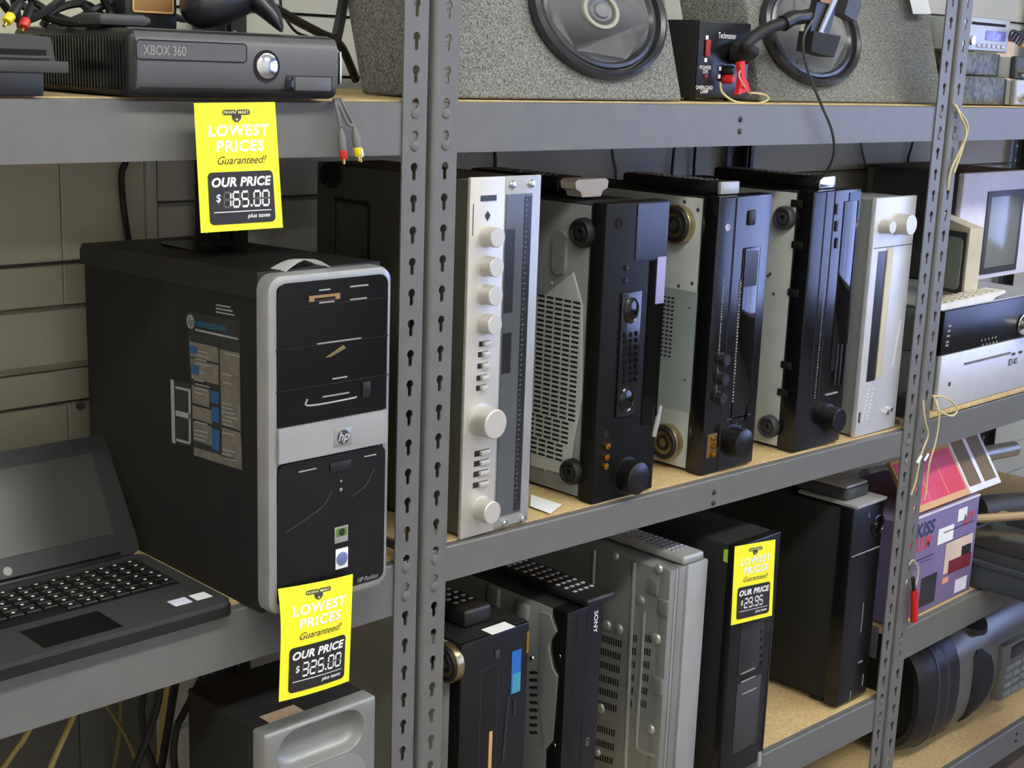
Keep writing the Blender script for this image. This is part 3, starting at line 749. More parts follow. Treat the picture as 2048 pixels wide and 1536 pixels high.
for px, py, nm in ((1262, 621, 'oval_button'), (1252, 800, 'oval_button')):
    o = t.part(nm, MB().lathe(f(px, py, .0038), NY, [(.0175, -.001), (.0175, .001), (.016, .0025), (.0145, .001), (.013, .002), (0, .0035)], 28, (UX, .95, 1.1)), 'black_gloss')
a, b = f(1232, 835), f(1280, 580)
t.part('control_bar', MB().box(a.x-.004, b.x+.002, y0-.004, y0+.002, a.z, b.z, .002), 'black_face')
mb = MB()
for j, px in enumerate((1244, 1257, 1268)):
    for k in range(8):
        p = f(px-j*0, 670+k*13+j*-2); mb.box(p.x-.0018, p.x+.0018, y0-.006, y0-.003, p.z-.0034, p.z+.0034, .0006, 1)
t.part('button_rows', mb, 'black_gloss', stuff=True)
a, b = f(1282, 975), f(1338, 400)
t.part('gloss_strip', MB().box(f(1276, 405).x, x1-.001, y0-.0012, y0+.001, f(1285, 520).z, z1-.003), 'black_face')
t.part('gloss_strip', MB().box(f(1290, 700).x, x1-.001, y0-.0012, y0+.001, f(1285, 850).z, f(1285, 523).z), 'glass_dark')
p = f(1238, 445); t.part('headphone_jack', MB().lathe(p, NY, [(.008, 0), (.0075, .002), (.005, .002), (.0045, .0002), (0, .0002)], 18), 'hole_black')
for px, py in ((1252, 535), (1250, 560)): t.part('button', MB().lathe(f(px, py), NY, [(.004, 0), (.0035, .003), (0, .0032)], 12), 'black_plastic')
for px, py in ((1211, 891), (1209, 913), (1207, 931)):
    j = t.part('jack', MB().lathe(f(px, py), NY, [(.0052, 0), (.005, .006), (.0034, .006), (.0032, .002), (0, .002)], 14), 'gold')
t.part('jack', MB().lathe(f(1212, 868), NY, [(.0062, 0), (.006, .001), (.003, .001), (0, .0005)], 14), 'hole_black')
knob(t, f(1252, 950), .0255, .026, 'black_satin', 'volume_knob')
t.part('plug', MB().lathe(f(1307, 872), V((.1, -.15, 1)), [(.0042, 0), (.0042, .03), (.003, .034), (.003, .042), (.0016, .048), (0, .05)], 12), 'silver_plastic')
a, b = f(1308, 608), f(1332, 512)
t.part('price_sticker', MB().box(a.x, b.x-.002, y0-.0028, y0-.0012, a.z, b.z, .0004), 'sticker_lilac', label='pale price sticker')
# receiver with gold ringed feet
y0 = .02; x0, x1, z1 = .6320, .7710, 1.4175
t, zb = receiver('black stereo receiver standing on end with gold ringed feet and three small knobs', x0, x1, y0, z1, 'steel_chassis', 'black_face', .030)
f = lambda px, py, d=0.0: PY(px, py, y0-d)
sx = x0+.0025; S = lambda px, py: PX(px, py, sx)
foot(t, S(1362, 448), .0295, .020, 'black_rubber', 'foot_gold'); foot(t, S(1338, 882), .0290, .020, 'black_rubber', 'foot_gold')
a, b = S(1395, 585), S(1335, 880)
vp = t.part('lower_plate', MB().box(sx-.0012, sx+.001, a.y, a.y+.25, S(1395, 830).z, a.z), 'chassis_panel')
mb = MB()
for i in range(15):
    z = S(1340, 595).z-(S(1340, 595).z-S(1335, 720).z)*i/15
    for j in range(4): yy = S(1348, 620).y+j*.0085; mb.box(sx-.0018, sx-.001, yy, yy+.005, z-.0014, z+.0014)
t.part('vent_slots', mb, 'hole_black', parent=vp, stuff=True)
for px, py in ((1369, 404), (1396, 420), (1357, 572), (1384, 567), (1380, 616), (1370, 760)): t.part('screw', MB().lathe(S(px, py), NX, [(.0032, 0), (.002, .0012), (0, .0014)], 10), 'dark_grey')
xg = f(1470, 450).x
t.part('face_groove', MB().box(xg-.0022, xg+.0022, y0-.0004, y0+.002, zb+.004, z1-.003), 'hole_black')
wd_ = t.part('display_window', MB().box(f(1486, 500).x, f(1520, 500).x, y0-.0014, y0+.001, f(1495, 840).z, f(1495, 495).z, .002), 'glass_dark')
t.part('cassette_label', MB().box(f(1490, 500).x, f(1516, 500).x, y0-.0020, y0-.001, f(1500, 572).z, f(1500, 502).z), 'dial_dark', parent=wd_)
p = f(1503, 435); t.part('power_button', MB().box(p.x-.010, p.x+.008, y0-.004, y0+.001, p.z-.012, p.z+.012, .003), 'black_plastic')
p = f(1455, 455); t.part('logo_ring', MB().lathe(p, NY, [(.0062, 0), (.0058, .001), (.004, .001), (.0038, .0004), (0, .0004)], 16), 'silver_plastic')
for px, py in ((1441, 718), (1438, 757), (1434, 795)): knob(t, f(px, py), .0095, .014, 'black_plastic', 'small_knob', 18)
jp = t.part('jack_plate', MB().box(f(1414, 890).x, f(1432, 890).x, y0-.0008, y0+.001, f(1420, 915).z, f(1423, 868).z), 'brown_print')
for px, py in ((1424, 876), (1423, 892), (1421, 908)): t.part('jack', MB().lathe(f(px, py), NY, [(.0050, 0), (.0046, .006), (.003, .006), (.003, .002), (0, .002)], 14), 'gold', parent=jp)
knob(t, f(1462, 881), .0250, .028, 'black_satin', 'volume_knob')
a = f(1452, 840); b = f(1500, 820); t.part('trim_line', MB().box(a.x, b.x, y0-.0014, y0+.001, a.z-.001, a.z+.001), 'dark_grey')
mb = MB()
for k in range(46):
    p = f(1447-k*.35, 560+k*5.2); mb.box(p.x-.0006, p.x+random.uniform(.0006, .0022), y0-.0006, y0, p.z-.0015, p.z+.001)
for k in range(40):
    p = f(1480-k*.4, 560+k*6.2); mb.box(p.x-.0006, p.x+random.uniform(.0002, .002), y0-.0018, y0, p.z-.0018, p.z+.0012)
for k in range(14):
    a = 2*math.pi*k/14; p = f(1466, 880); mb.box(p.x+.027*math.cos(a)-.0006, p.x+.027*math.cos(a)+.0006, y0-.0006, y0, p.z+.027*math.sin(a)-.0014, p.z+.027*math.sin(a)+.0014)
t.part('panel_print', mb, 'print_grey', stuff=True)
# receiver with long mirror-black display
y0 = .02; x0, x1, z1 = .8880, 1.0330, 1.4165
t, zb = receiver('black stereo receiver standing on end with mirror black display and round grey feet', x0, x1, y0, z1, 'steel_chassis', 'black_face', .032)
f = lambda px, py, d=0.0: PY(px, py, y0-d)
sx = x0+.0025; S = lambda px, py: PX(px, py, sx)
foot(t, S(1572, 436), .0205, .014, 'dark_grey'); foot(t, S(1541, 852), .0200, .014, 'dark_grey')
for px, py in ((1594, 407), (1595, 490), (1587, 585), (1573, 730), (1566, 785)):
    p = S(px, py); t.part('clip', MB().box(sx-.004, sx+.002, p.y-.012, p.y+.010, p.z-.006, p.z+.006, .001), 'black_plastic')
for px, py in ((1540, 548), (1547, 588), (1536, 552)): t.part('screw', MB().lathe(S(px, py), NX, [(.0030, 0), (.002, .0012), (0, .0014)], 10), 'dark_grey')
for px in (1651, 1668): 
    xg = f(px, 420).x; t.part('face_groove', MB().box(xg-.0016, xg+.0016, y0-.0004, y0+.002, zb+.07, z1-.003), 'hole_black')
t.part('display_window', MB().box(f(1683, 470).x, f(1711, 470).x, y0-.0014, y0+.001, f(1670, 740).z, f(1695, 402).z, .001), 'glass_dark')
mb = MB()
for py in (418, 452, 486): p = f(1672, py); mb.box(p.x-.003, p.x+.003, y0-.003, y0+.001, p.z-.009, p.z+.009, .001, 1)
for px in (1667, 1675, 1684): a, b = f(px, 770), f(px, 690); mb.box(a.x-.0022, a.x+.0022, y0-.003, y0+.001, a.z, b.z, .0006, 1)
t.part('long_buttons', mb, 'black_plastic', stuff=True)
mb = MB()
for k in range(60):
    p = f(1656-k*.46, 500+k*5.0); mb.box(p.x-.0005, p.x+random.uniform(.0005, .002), y0-.0006, y0, p.z-.0014, p.z+.0008)
t.part('panel_print', mb, 'print_grey', stuff=True)
knob(t, f(1655, 836), .0225, .026, 'black_satin', 'volume_knob')
a, b = f(1650, 790), f(1674, 781); t.part('trim_line', MB().box(a.x, b.x, y0-.002, y0+.001, a.z-.001, a.z+.0012), 'silver_plastic')
t.part('top_label', MB().box(f(1700, 382).x, f(1722, 382).x, y0-.001, y0+.001, f(1710, 440).z, f(1710, 384).z), 'black_gloss')
# silver tuner
y0 = .02; x0, x1, z1 = 1.0840, 1.2210, 1.3975
zb = shelf_z(1, x0)+.0005
t = Thing('stereo_tuner', 'silver stereo tuner standing on end beside the shelf post', 'tuner', ((x0+x1)/2, .19, zb))
f = lambda px, py, d=0.0: PY(px, py, y0-d)
t.part('case', MB().box(x0+.003, x1-.003, y0+.008, .335, zb+.002, z1-.003, .002), 'steel_chassis_dark')
t.part('faceplate', MB().box(x0, x1, y0, y0+.010, zb, z1, .0015), 'silver_face')
xa, xb = f(1757, 500).x, f(1774, 500).x
sl = t.part('dial_recess', MB().box(xa, xb, y0-.0006, y0+.004, f(1742, 762).z, f(1757, 503).z), 'dial_dark')
t.part('dial_bar', MB().box(xb, xb+.020, y0-.003, y0+.002, f(1755, 755).z, f(1770, 496).z, .0015), 'beige_plastic')
t.part('seam', MB().box(x0+.004, x1, y0-.0004, y0+.002, f(1790, 492).z-.0008, f(1790, 492).z+.0008), 'dark_grey')
knob(t, f(1764, 452), .0120, .022, 'silver_brushed', 'small_knob'); knob(t, f(1794, 447), .0190, .030, 'silver_brushed', 'tuning_knob')
mb = MB()
for i in range(9):
    for j in range(2):
        p = f(1737-i*1.6+j*9, 780+i*7.5-j*2); mb.box(p.x-.0014, p.x+.0014, y0-.001, y0, p.z-.0014, p.z+.0014)
for i in range(22): p = f(1801-i*.75, 640+i*4.3); mb.box(p.x-.001, p.x+.001, y0-.0006, y0, p.z-.002, p.z+.001)
t.part('dot_print', mb, 'print_white', stuff=True)
for px, py in ((1770, 825), (1778, 818)): t.part('push_button', MB().lathe(f(px, py), NY, [(.0045, 0), (.004, .006), (0, .0065)], 14), 'chrome')
p = f(1718, 835); t.part('power_switch', MB().box(p.x-.002, p.x+.002, y0-.002, y0+.001, p.z-.010, p.z+.010, .0006), 'dark_grey')

# remote controls and bits lying on the receivers
remote('remote_control', 'slim black remote control with silver end lying on the receiver with gold ringed feet', .672, .032, .235, 1.4180, .046, .020, cap='silver_plastic', rows=14)
remote('remote_control', 'slim black remote control with bright silver end lying on the receiver with mirror display', .948, .036, .26, 1.4170, .048, .021, cap='chrome', rows=14)
remote('remote_control', 'wide black remote control lying across the back of the receiver with the sticker', .440, .15, .345, 1.4190, .060, .024, rows=12)
a = PZ(1152, 388, 1.419)
mb = MB().prism([(-.020, 0), (.020, 0), (.024, .008), (.034, .012), (.036, .022), (.030, .026), (-.030, .026), (-.036, .022), (-.034, .012), (-.024, .008)], V((.4275, .098, 1.4185)), UX, UZ, V((0, .03, 0)))
solo('plug_adapter', 'cream plastic plug adapter lying on the receiver with the sticker', 'adapter', mb, 'cream_plastic', (.4275, .11, 1.4185))
a = PY(1090, 1015, .03)
mb = MB(); zz = shelf_z(1, .26); q = [PZ(1062, 992, zz), PZ(1124, 1012, zz), PZ(1100, 1030, zz), PZ(1060, 1015, zz)]
mb.prism([(p.x, p.y) for p in q], V((0, 0, zz+.0018)), UX, V((0, 1, 0)), V((0, 0, .0006)))
solo('paper_label', 'blank white paper label lying on the shelf between the amplifier and a receiver', 'label', mb, 'paper_white', (q[0].x, q[0].y, zz+.0018))

# ------------------------------------------------------------------ top shelf, left unit
ZT = 1.5575
def cable(label, pts, r, material='cable_black', name='cable', group=None, n=7, sub=6):
    return solo(name, label, 'cable', MB().tube(pts, r, n, sub), material, pts[0], group)
y0 = -.025; x0, x1, zb, z1 = -.3840, -.1260, ZT+.001, 1.6260
t = Thing('game_console', 'matte dark grey game console with round chrome button on the top shelf', 'game console', ((x0+x1)/2, .1, zb))
f = lambda px, py, d=0.0: PY(px, py, y0-d)
t.part('body', MB().box(x0, x1, y0+.004, .235, zb, z1-.001, .010, 4), 'black_plastic')
fc = t.part('front_panel', MB().prism([(y0+.020, zb+.001), (y0+.006, zb+.006), (y0+.001, zb+.016), (y0, zb+.034), (y0+.001, z1-.014), (y0+.006, z1-.004), (y0+.020, z1)], V((x0+.006, 0, 0)), V((0, 1, 0)), UZ, V((x1-x0-.012, 0, 0))), 'console_grey', smooth=50)
a, b = f(273, 122), f(492, 88)
def frame(mb, u0, u1, v0, v1, r, w, fn):
    A = rrect(u0, u1, v0, v1, r); B = rrect(u0+w, u1-w, v0+w, v1-w, max(r-w, .0003)); k = len(A)
    for i in range(k): mb.poly2([A[i], A[(i+1) % k], B[(i+1) % k], B[i]], fn)
    return mb
zt1 = f(380, 84).z; zt0 = f(380, 121).z
t.part('disc_tray', MB().prism(rrect(a.x, b.x, zt0, zt1, .004), V((0, y0+.001, 0)), UX, UZ, V((0, -.0016, 0))), 'console_grey', parent=fc)
t.part('tray_gap', frame(MB(), a.x-.0008, b.x+.0008, zt0-.0008, zt1+.0008, .0045, .0012, lambda u, v: V((u, y0-.0008, v))), 'hole_black', parent=fc)
t.part('console_lettering', MB().text('XBOX 360', lambda u, v: V((u, y0-.001, v)), f(286, 109).x, f(286, 109).z, .0135, .0, 0, 'LEFT', .78), 'print_grey', parent=fc)
p = f(533, 132)
t.part('power_button_ring', MB().lathe(p, NY, [(.0165, -.002), (.0165, .0008), (.0140, .0008), (.0138, 0)], 28), 'black_gloss', parent=fc)
t.part('power_button', MB().lathe(p, NY, [(.0138, 0), (.0132, .0018), (.012, .0024), (0, .0028)], 28), 'chrome', parent=fc)
a, b = f(572, 181), f(662, 155)
t.part('port_door', MB().box(a.x+.012, b.x, y0-.0006, y0+.002, a.z, b.z, .0006), 'console_grey', parent=fc)
t.part('receiver_eye', MB().box(a.x, a.x+.010, y0-.0010, y0+.002, a.z-.001, b.z, .001), 'black_gloss', parent=fc)
t.part('port_gap', frame(MB(), a.x-.0008, b.x+.0008, a.z-.0008, b.z+.0008, .001, .0007, lambda u, v: V((u, y0-.0009, v))), 'hole_black', parent=fc)
mb = MB()
for i in range(34): yy = y0+.016+i*.0062; mb.box(x0-.0012, x0+.001, yy, yy+.0036, zb+.006, z1-.010, .0004, 1)
t.part('vent_fins', mb, 'black_gloss', stuff=True)
mb = MB().box(x1-.001, x1+.001, y0+.014, .21, z1-.014, z1-.006).box(x1-.0012, x1+.0012, y0+.003, y0+.012, zb+.016, z1-.016, .001)
t.part('chrome_edge', mb, 'chrome')
# controller resting on the console
g = Thing('game_controller', 'glossy black game controller lying on the game console', 'game controller', (-.225, .06, z1))
def blob(rings, n=18):
    mb = MB(); bm = mb.bm; R = []
    for c, rx, rz, tl in rings:
        R.append([bm.verts.new(V(c)+V((tl*math.cos(a)*rx, math.cos(a)*rx*math.sqrt(max(0, 1-tl*tl)), math.sin(a)*rz))) for a in (2*math.pi*k/n for k in range(n))])
    for A, B in zip(R, R[1:]):
        for k in range(n): bm.faces.new([A[k], A[(k+1) % n], B[(k+1) % n], B[k]])
    bm.faces.new(R[0][::-1]); bm.faces.new(R[-1]); return mb
cz = z1+.001; ca, cb = PY(390, 30, .03).x, PY(548, 20, .03).x; cw = cb-ca
g.part('shell', blob([((ca+cw*u, .045+.02*u, cz+h), ry, rz, 0) for u, h, ry, rz in ((0, .026, .004, .004), (.02, .026, .016, .014), (.08, .026, .027, .021), (.18, .027, .034, .0255), (.34, .031, .038, .028), (.5, .037, .040, .031), (.66, .043, .040, .031), (.8, .046, .037, .028), (.92, .047, .029, .022), (.98, .047, .018, .014), (1.0, .047, .004, .004))]), 'controller_black', smooth=70)
gx = ca+cw*.86
g.part('grip', blob([((gx-.010, .044, cz+.046), .026, .020, .7), ((gx-.002, .030, cz+.034), .022, .018, .7), ((gx+.004, .018, cz+.022), .019, .015, .7), ((gx+.007, .010, cz+.013), .016, .011, .7), ((gx+.008, .007, cz+.0075), .012, .0065, .7), ((gx+.008, .006, cz+.006), .004, .003, .7)]), 'controller_black', smooth=70)
for u, dy in ((.35, .03), (.68, .02)):
    g.part('thumbstick', MB().lathe(V((ca+cw*u, .05+dy, cz+.058+.012*u)), UZ, [(.009, 0), (.006, .004), (.006, .010), (.010, .011), (.010, .014), (0, .013)], 18), 'black_rubber')
# flat grey gadget and an odd module behind the controller
mb = MB().box(-.385, -.330, .035, .085, z1+.001, z1+.013, .004).cyl((-.345, .055, z1+.007), (1, 0, 0), .005, .026, 12)
solo('scart_adapter', 'scuffed grey flat adapter plug lying on the game console', 'adapter', mb, 'dark_grey', (-.36, .05, z1+.001))
t = Thing('handheld_module', 'small black module with brown window standing behind the controller', 'electronic module', (-.35, .13, z1))
a = PY(310, 10, .10)
t.part('case', MB().box(a.x-.036, a.x+.028, .10, .14, z1, z1+.055, .004), 'black_plastic')
t.part('window', MB().box(a.x-.026, a.x+.020, .0985, .101, PY(300, 22, .1).z, z1+.052, .0006), 'brown_sticker')
t.part('window_rim', frame(MB(), a.x-.028, a.x+.022, PY(300, 22, .1).z-.002, z1+.054, .003, .002, lambda u, v: V((u, .0982, v))), 'picture_tan')
# older dark console at the left, with two plugs on it
xa, xb = PY(137, 140, .0).x, PY(88, 170, .0).x
t = Thing('game_console', 'stepped charcoal game console with dusty top next to the matte grey one', 'game console', (-.52, .08, ZT))
t.part('base', MB().box(-.60, xb, .0, .17, ZT, PY(85, 142, 0).z, .002), 'black_plastic')
t.part('flange', MB().box(-.60, xa, -.002, .19, PY(100, 145, 0).z-.0005, PY(100, 122, 0).z, .0015), 'old_console')
zz = PY(100, 122, 0).z; zq = PY(40, 68, 0.0).z
up = t.part('upper_shell', MB().prism([(-.60, zz-.001), (xa-.012, zz-.001), (xa-.016, zz+.022), (xa-.040, zq), (-.60, zq)], V((0, .002, 0)), UX, UZ, V((0, .15, 0))), 'old_console')
a = PY(92, 105, 0.002); t.part('slot', MB().box(-.60, a.x, .0012, .003, a.z-.0025, a.z+.0025), 'hole_black', parent=up)
t.part('slot_lip', MB().box(-.60, a.x+.003, -.0005, .003, a.z-.006, a.z-.0035, .0004), 'dark_grey', parent=up)
def rca(label, tip, d, colour, tail, group='loose audio plugs'):
    d = V(d).normalized(); tip = V(tip)
    t = Thing('audio_plug', label, 'plug', tip, group)
    t.part('pin', MB().lathe(tip, -d, [(.0016, 0), (.0016, .008)], 10), 'gold')
    t.part('collar', MB().lathe(tip-d*.006, -d, [(.0042, 0), (.0048, .001), (.0048, .009), (.004, .010)], 16), colour)
    t.part('grip', MB().lathe(tip-d*.016, -d, [(.0044, 0), (.0046, .014), (.003, .020), (.0016, .024)], 14), 'cable_grey' if tail == 'g' else 'cable_black')
    return tip-d*.040
e1 = rca('yellow audio plug resting on the charcoal game console', PY(8, 52, .03), (-.55, -.3, -.55), 'plug_yellow', 'b', None)
e2 = rca('red audio plug resting on the charcoal game console', PY(44, 64, .03), (-.45, -.4, -.65), 'plug_red', 'b', None)
GC = 'tangled black cables on the top shelf'
LB = 'black cable in the tangle behind the game consoles'
for pts in ([e1, e1+V((.03, .03, .05)), V((-.44, .15, 1.70)), V((-.40, .25, 1.64))],
            [e2, e2+V((.03, .03, .05)), V((-.42, .16, 1.69)), V((-.36, .26, 1.62))],
            [PY(0, 0, .06), PY(40, 40, .08), PY(95, 20, .10), PY(120, -20, .12), V((-.40, .3, 1.66))],
            [PY(20, -10, .10), PY(60, 20, .10), PY(130, 45, .12), PY(200, 40, .14), PY(240, 0, .16)],
            [PY(85, 52, .13), PY(110, 20, .13), PY(170, 8, .14), PY(215, 45, .15), PY(180, 60, .17)],
            [PY(95, 58, .16), PY(150, 40, .14), PY(200, 15, .13), PY(260, -10, .13)],
            [PY(150, -10, .16), PY(190, 30, .12), PY(250, 40, .12), PY(290, 5, .14)],
            [PY(60, 0, .18), PY(120, 35, .18), PY(180, 50, .17), PY(250, 48, .15)],
            [PY(200, -15, .12), PY(225, 30, .12), PY(240, 52, .10), PY(290, 50, .09)],
            [PY(330, -10, .2), PY(345, 30, .2), PY(385, 35, .2), PY(400, -10, .2)]):
    cable(LB, pts, .0042, group=GC)
cable('thick black cable sloping down behind the controller', [PY(530, 5, .16), PY(560, 22, .18), PY(600, 45, .2), PY(640, 66, .22), PY(680, 90, .24), PY(712, 160, .26)], .006)
cable('thin dark cable drooping behind the controller', [PY(560, -5, .28), PY(565, 25, .28), PY(590, 62, .28), PY(620, 75, .28)], .002)
cable('black strap leaning between the game console and the carpeted speaker box', [PY(672, 78, .12), PY(680, 40, .16), PY(690, -20, .2)], .007)
cable('black lead curving down the wall above the desktop computer', [V((PY(252, 310, .466).x, .466, 1.56)), PY(252, 310, .466), PY(243, 345, .466), PY(245, 400, .466), PY(255, 470, .466), PY(268, 530, .466), PY(285, 620, .466), V((PY(285, 620, .466).x+.01, .466, .90))], .0045)
# grey audio leads hanging over the shelf edge
e = rca('red audio plug hanging from the top shelf edge', PY(688, 328, -.02), (.12, 0, -1), 'plug_red', 'g', None)
cable('grey audio lead of the red plug hanging over the shelf edge', [e, PY(680, 250, -.018), PY(671, 205, -.016), PY(668, 200, .0)], .0022, 'cable_grey')
e = rca('yellow audio plug hanging from the top shelf edge', PY(718, 322, -.016), (.2, 0, -1), 'plug_yellow', 'g', None)
cable('grey audio lead of the yellow plug hanging over the shelf edge', [e, PY(694, 245, -.016), PY(676, 204, -.014), PY(672, 199, .002)], .0022, 'cable_grey')
e = rca('white audio plug hanging from the top shelf edge', PY(722, 324, -.010), (.25, 0, -1), 'print_white', 'g', None)
cable('grey audio lead of the white plug hanging over the shelf edge', [e, PY(704, 245, -.010), PY(684, 205, -.008), PY(678, 199, .004)], .0022, 'cable_grey')
price_tag('yellow price tag of $165.00 hanging below the matte grey game console', PY(388, 206, -.028), PY(550, 204, -.028), PY(566, 455, -.034), PY(402, 466, -.034), '165.00')

# ------------------------------------------------------------------ top shelf, middle unit: carpeted speaker boxes
ZT = 1.5594
def speaker_box(label, x0, x1, yf, yb, lean, zh, oc, orx, orz, cone='speaker_cone', group='carpeted speaker boxes'):
    """wedge box; lean = backward shift at height zh; oval driver centred at oc = (x, height)"""
    zb = ZT
    t = Thing('speaker_box', label, 'speaker', ((x0+x1)/2, (yf+yb)/2, zb), group)
    P = lambda x, y, h: V((x, y+lean*h/zh, zb+h))
    mb = MB(); v = [mb.bm.verts.new(P(x, y, h)) for h in (0, zh) for y in (yf, yb) for x in (x0, x1)]
    for q in ((0, 1, 3, 2), (4, 6, 7, 5), (0, 4, 5, 1), (2, 3, 7, 6), (1, 5, 7, 3), (0, 2, 6, 4)): mb.bm.faces.new([v[i] for i in q])
    bmesh.ops.bevel(mb.bm, geom=mb.bm.edges[:], offset=.006, segments=3, affect='EDGES', profile=.5)
    t.part('cabinet', mb, 'carpet_grey')
    W = V((0, lean, zh)).normalized(); N = V((0, -W.z, W.y)); c = P(oc[0], yf, oc[1])
    R = lambda prof, n=48: MB().lathe(c, N, prof, n, (UX, orx, orz))
    sp = t.part('driver_rim', R([(1.0, 0), (1.02, .006), (1.0, .014), (.95, .017), (.90, .014), (.885, .006)]), 'speaker_rubber')
    t.part('surround', R([(.89, .004), (.85, .010), (.80, .011), (.76, .007)]), 'speaker_rubber', parent=sp)
    t.part('cone', R([(.77, .007), (.5, .001), (.32, -.001), (.30, .004), (.27, .0045)]), cone, parent=sp)
    t.part('cone_ring', R([(.30, .004), (.27, .010), (.22, .010), (.20, .005)]), 'cone_khaki', parent=sp)
    t.part('dust_cap', R([(.20, .004), (.16, .009), (.12, .008), (.10, .011), (0, .012)]), 'speaker_cone', parent=sp)
    return t, P, N, W
speaker_box('grey carpeted speaker box with large oval driver beside the shelf posts', .050, .5420, .030, .165, .060, .20, (.384, .118), .134, .094)
speaker_box('grey carpeted speaker box standing behind the gooseneck phone mount',   .782, 1.360, .062, .20, .060, .20, (.946, .112), .138, .090, 'cone_pale')
solo('paper_label', 'white paper label hanging on the carpeted speaker box by the gooseneck', 'label', MB().obox(PY(1826, 28, .09), PY(1862, 28, .09)-PY(1826, 28, .09), V((-.002, .02, .055)), V((0, -.0006, 0))), 'paper_white', PY(1840, 28, .09))
# power supply
y0 = .060; a, b = PY(1395, 197, y0), PY(1507, 60, y0)
x0, x1, zb, z1 = .6060, .7360, ZT+.004, 1.6785
t = Thing('power_supply', 'black metal power supply box with red lamp and white lettering', 'power supply', ((x0+x1)/2, .12, ZT))
f = lambda px, py, d=0.0: PY(px, py, y0-d)
t.part('case', MB().box(x0, x1, y0+.002, .175, zb, z1, .002), 'black_matte')
fc = t.part('front_plate', MB().box(x0+.001, x1-.001, y0, y0+.003, zb+.001, z1-.001, .0008), 'black_satin')
for xx in (x0+.012, x1-.02):
    for yy in (y0+.02, .155): t.part('rubber_foot', MB().cyl((xx, yy, ZT+.0003), (0, 0, 1), .008, .005, 14), 'black_rubber')
p = f(1414, 95); t.part('rocker_switch', MB().box(p.x-.006, p.x+.006, y0-.004, y0, p.z-.014, p.z+.012, .0025), 'dim_red', parent=fc)
p = f(1411, 153); t.part('red_lamp', MB().lathe(p, NY, [(.004, 0), (.0038, .002), (0, .004)], 12), 'photo_maroon', parent=fc)
F = lambda u, v: V((u, y0-.0006, v)); mb = MB()
p = f(1454, 73); t.part('name_lettering', MB().text('Techmaster', F, p.x, p.z-.003, .0125, .004, 0, 'CENTER', .75), 'print_white', parent=fc)
for px, py, s_ in ((1410, 136, 'POWER'), (1410, 144, 'ON'), (1408, 176, 'OVERLOAD'), (1408, 184, 'LAMP')): p = f(px, py); t.part('lamp_lettering', MB().text(s_, F, p.x, p.z-.002, .0080, .01, 0, 'CENTER'), 'print_white', parent=fc)
for px, py in ((1414, 75), (1411, 120), (1440, 137), (1438, 153)): p = f(px, py); mb.box(p.x-.003, p.x+.003, y0-.0006, y0-.0002, p.z-.003, p.z+.003)
t.part('terminal_marks', mb, 'print_white', parent=fc, stuff=True)
for px, py, m_ in ((1452, 140, 'black_plastic'), (1450, 158, 'red_plastic')): t.part('terminal', MB().lathe(f(px, py), NY, [(.007, 0), (.007, .012), (.005, .016), (0, .017)], 14), m_, parent=fc)
# gooseneck phone mount plugged into the power supply
t = Thing('phone_mount', 'black gooseneck phone mount bending up in front of the speaker box', 'phone mount', f(1470, 105))
p0 = f(1466, 108)
t.part('socket_plug', MB().lathe(p0, V((.25, -1, .1)), [(.015, 0), (.017, .004), (.017, .026), (.013, .030), (.010, .036)], 22), 'black_plastic')
q0 = p0+V((.25, -1, .1)).normalized()*.034
t.part('gooseneck', MB().tube([q0, PY(1492, 92, .022), PY(1510, 72, .020), PY(1540, 55, .018), PY(1572, 45, .016)], .0095, 12, 8), 'black_rubber')
t.part('joint', MB().tube([PY(1566, 47, .016), PY(1585, 36, .014), PY(1605, 34, .012), PY(1628, 28, .012)], .0130, 12, 4, .010), 'black_plastic')
def slabpx(pts, yv, th): return MB().prism([(PY(*p, yv).x, PY(*p, yv).z) for p in pts], V((0, yv, 0)), UX, UZ, V((0, -th, 0)))
t.part('cradle_back', slabpx([(1626, -14), (1668, -14), (1645, 70), (1608, 62)], .012, .012), 'black_plastic')
t.part('cradle_arm', slabpx([(1598, 62), (1652, 72), (1638, 114), (1592, 102)], .010, .028), 'black_matte')
t.part('cradle_rim', slabpx([(1668, -14), (1677, -14), (1642, 64), (1657, 72), (1656, 78), (1634, 68)], -.002, .004), 'silver_plastic')
t.part('side_grip', slabpx([(1676, -10), (1698, -10), (1700, 12), (1688, 42), (1665, 28)], .012, .022), 'dark_grey')
t.part('orange_pad', slabpx([(1634, -14), (1664, -14), (1660, 8), (1640, 4)], -.0015, .002), 'brown_sticker')
cable('thin dark lead running from the phone mount down over the shelf edge', [PY(1625, 40, -.012), PY(1608, 72, -.014), PY(1608, 110, -.014), PY(1622, 160, -.014), PY(1645, 215, -.014), PY(1664, 262, -.013), PY(1668, 305, -.008), PY(1655, 340, .01), PY(1632, 366, .035)], .0022, 'dark_grey')
cl = PY(1478, 158, .03)
t = Thing('crocodile_clip', 'red crocodile clip beside the power supply', 'clip', cl)
t.part('jaw', MB().prism([(-.015, -.020), (.012, -.020), (.009, -.008), (.003, .006), (-.003, .006), (-.010, -.010)], cl, V((.96, -.1, .25)), V((-.2, .1, .97)), V((0, -.008, 0))), 'red_plastic')
t.part('handle', MB().prism([(-.004, .0), (.004, .0), (.008, .022), (-.004, .022)], cl+V((-.003, -.002, .004)), V((.96, -.1, .25)), V((-.2, .1, .97)), V((0, -.008, 0))), 'red_plastic')
cable('cream wire curling on the shelf by the red clip', [PY(1440, 165, .055), PY(1445, 185, .035), PY(1470, 203, .025), PY(1510, 207, .025), PY(1535, 200, .03), PY(1530, 190, .04), PY(1500, 185, .045)], .0017, 'cable_cream')
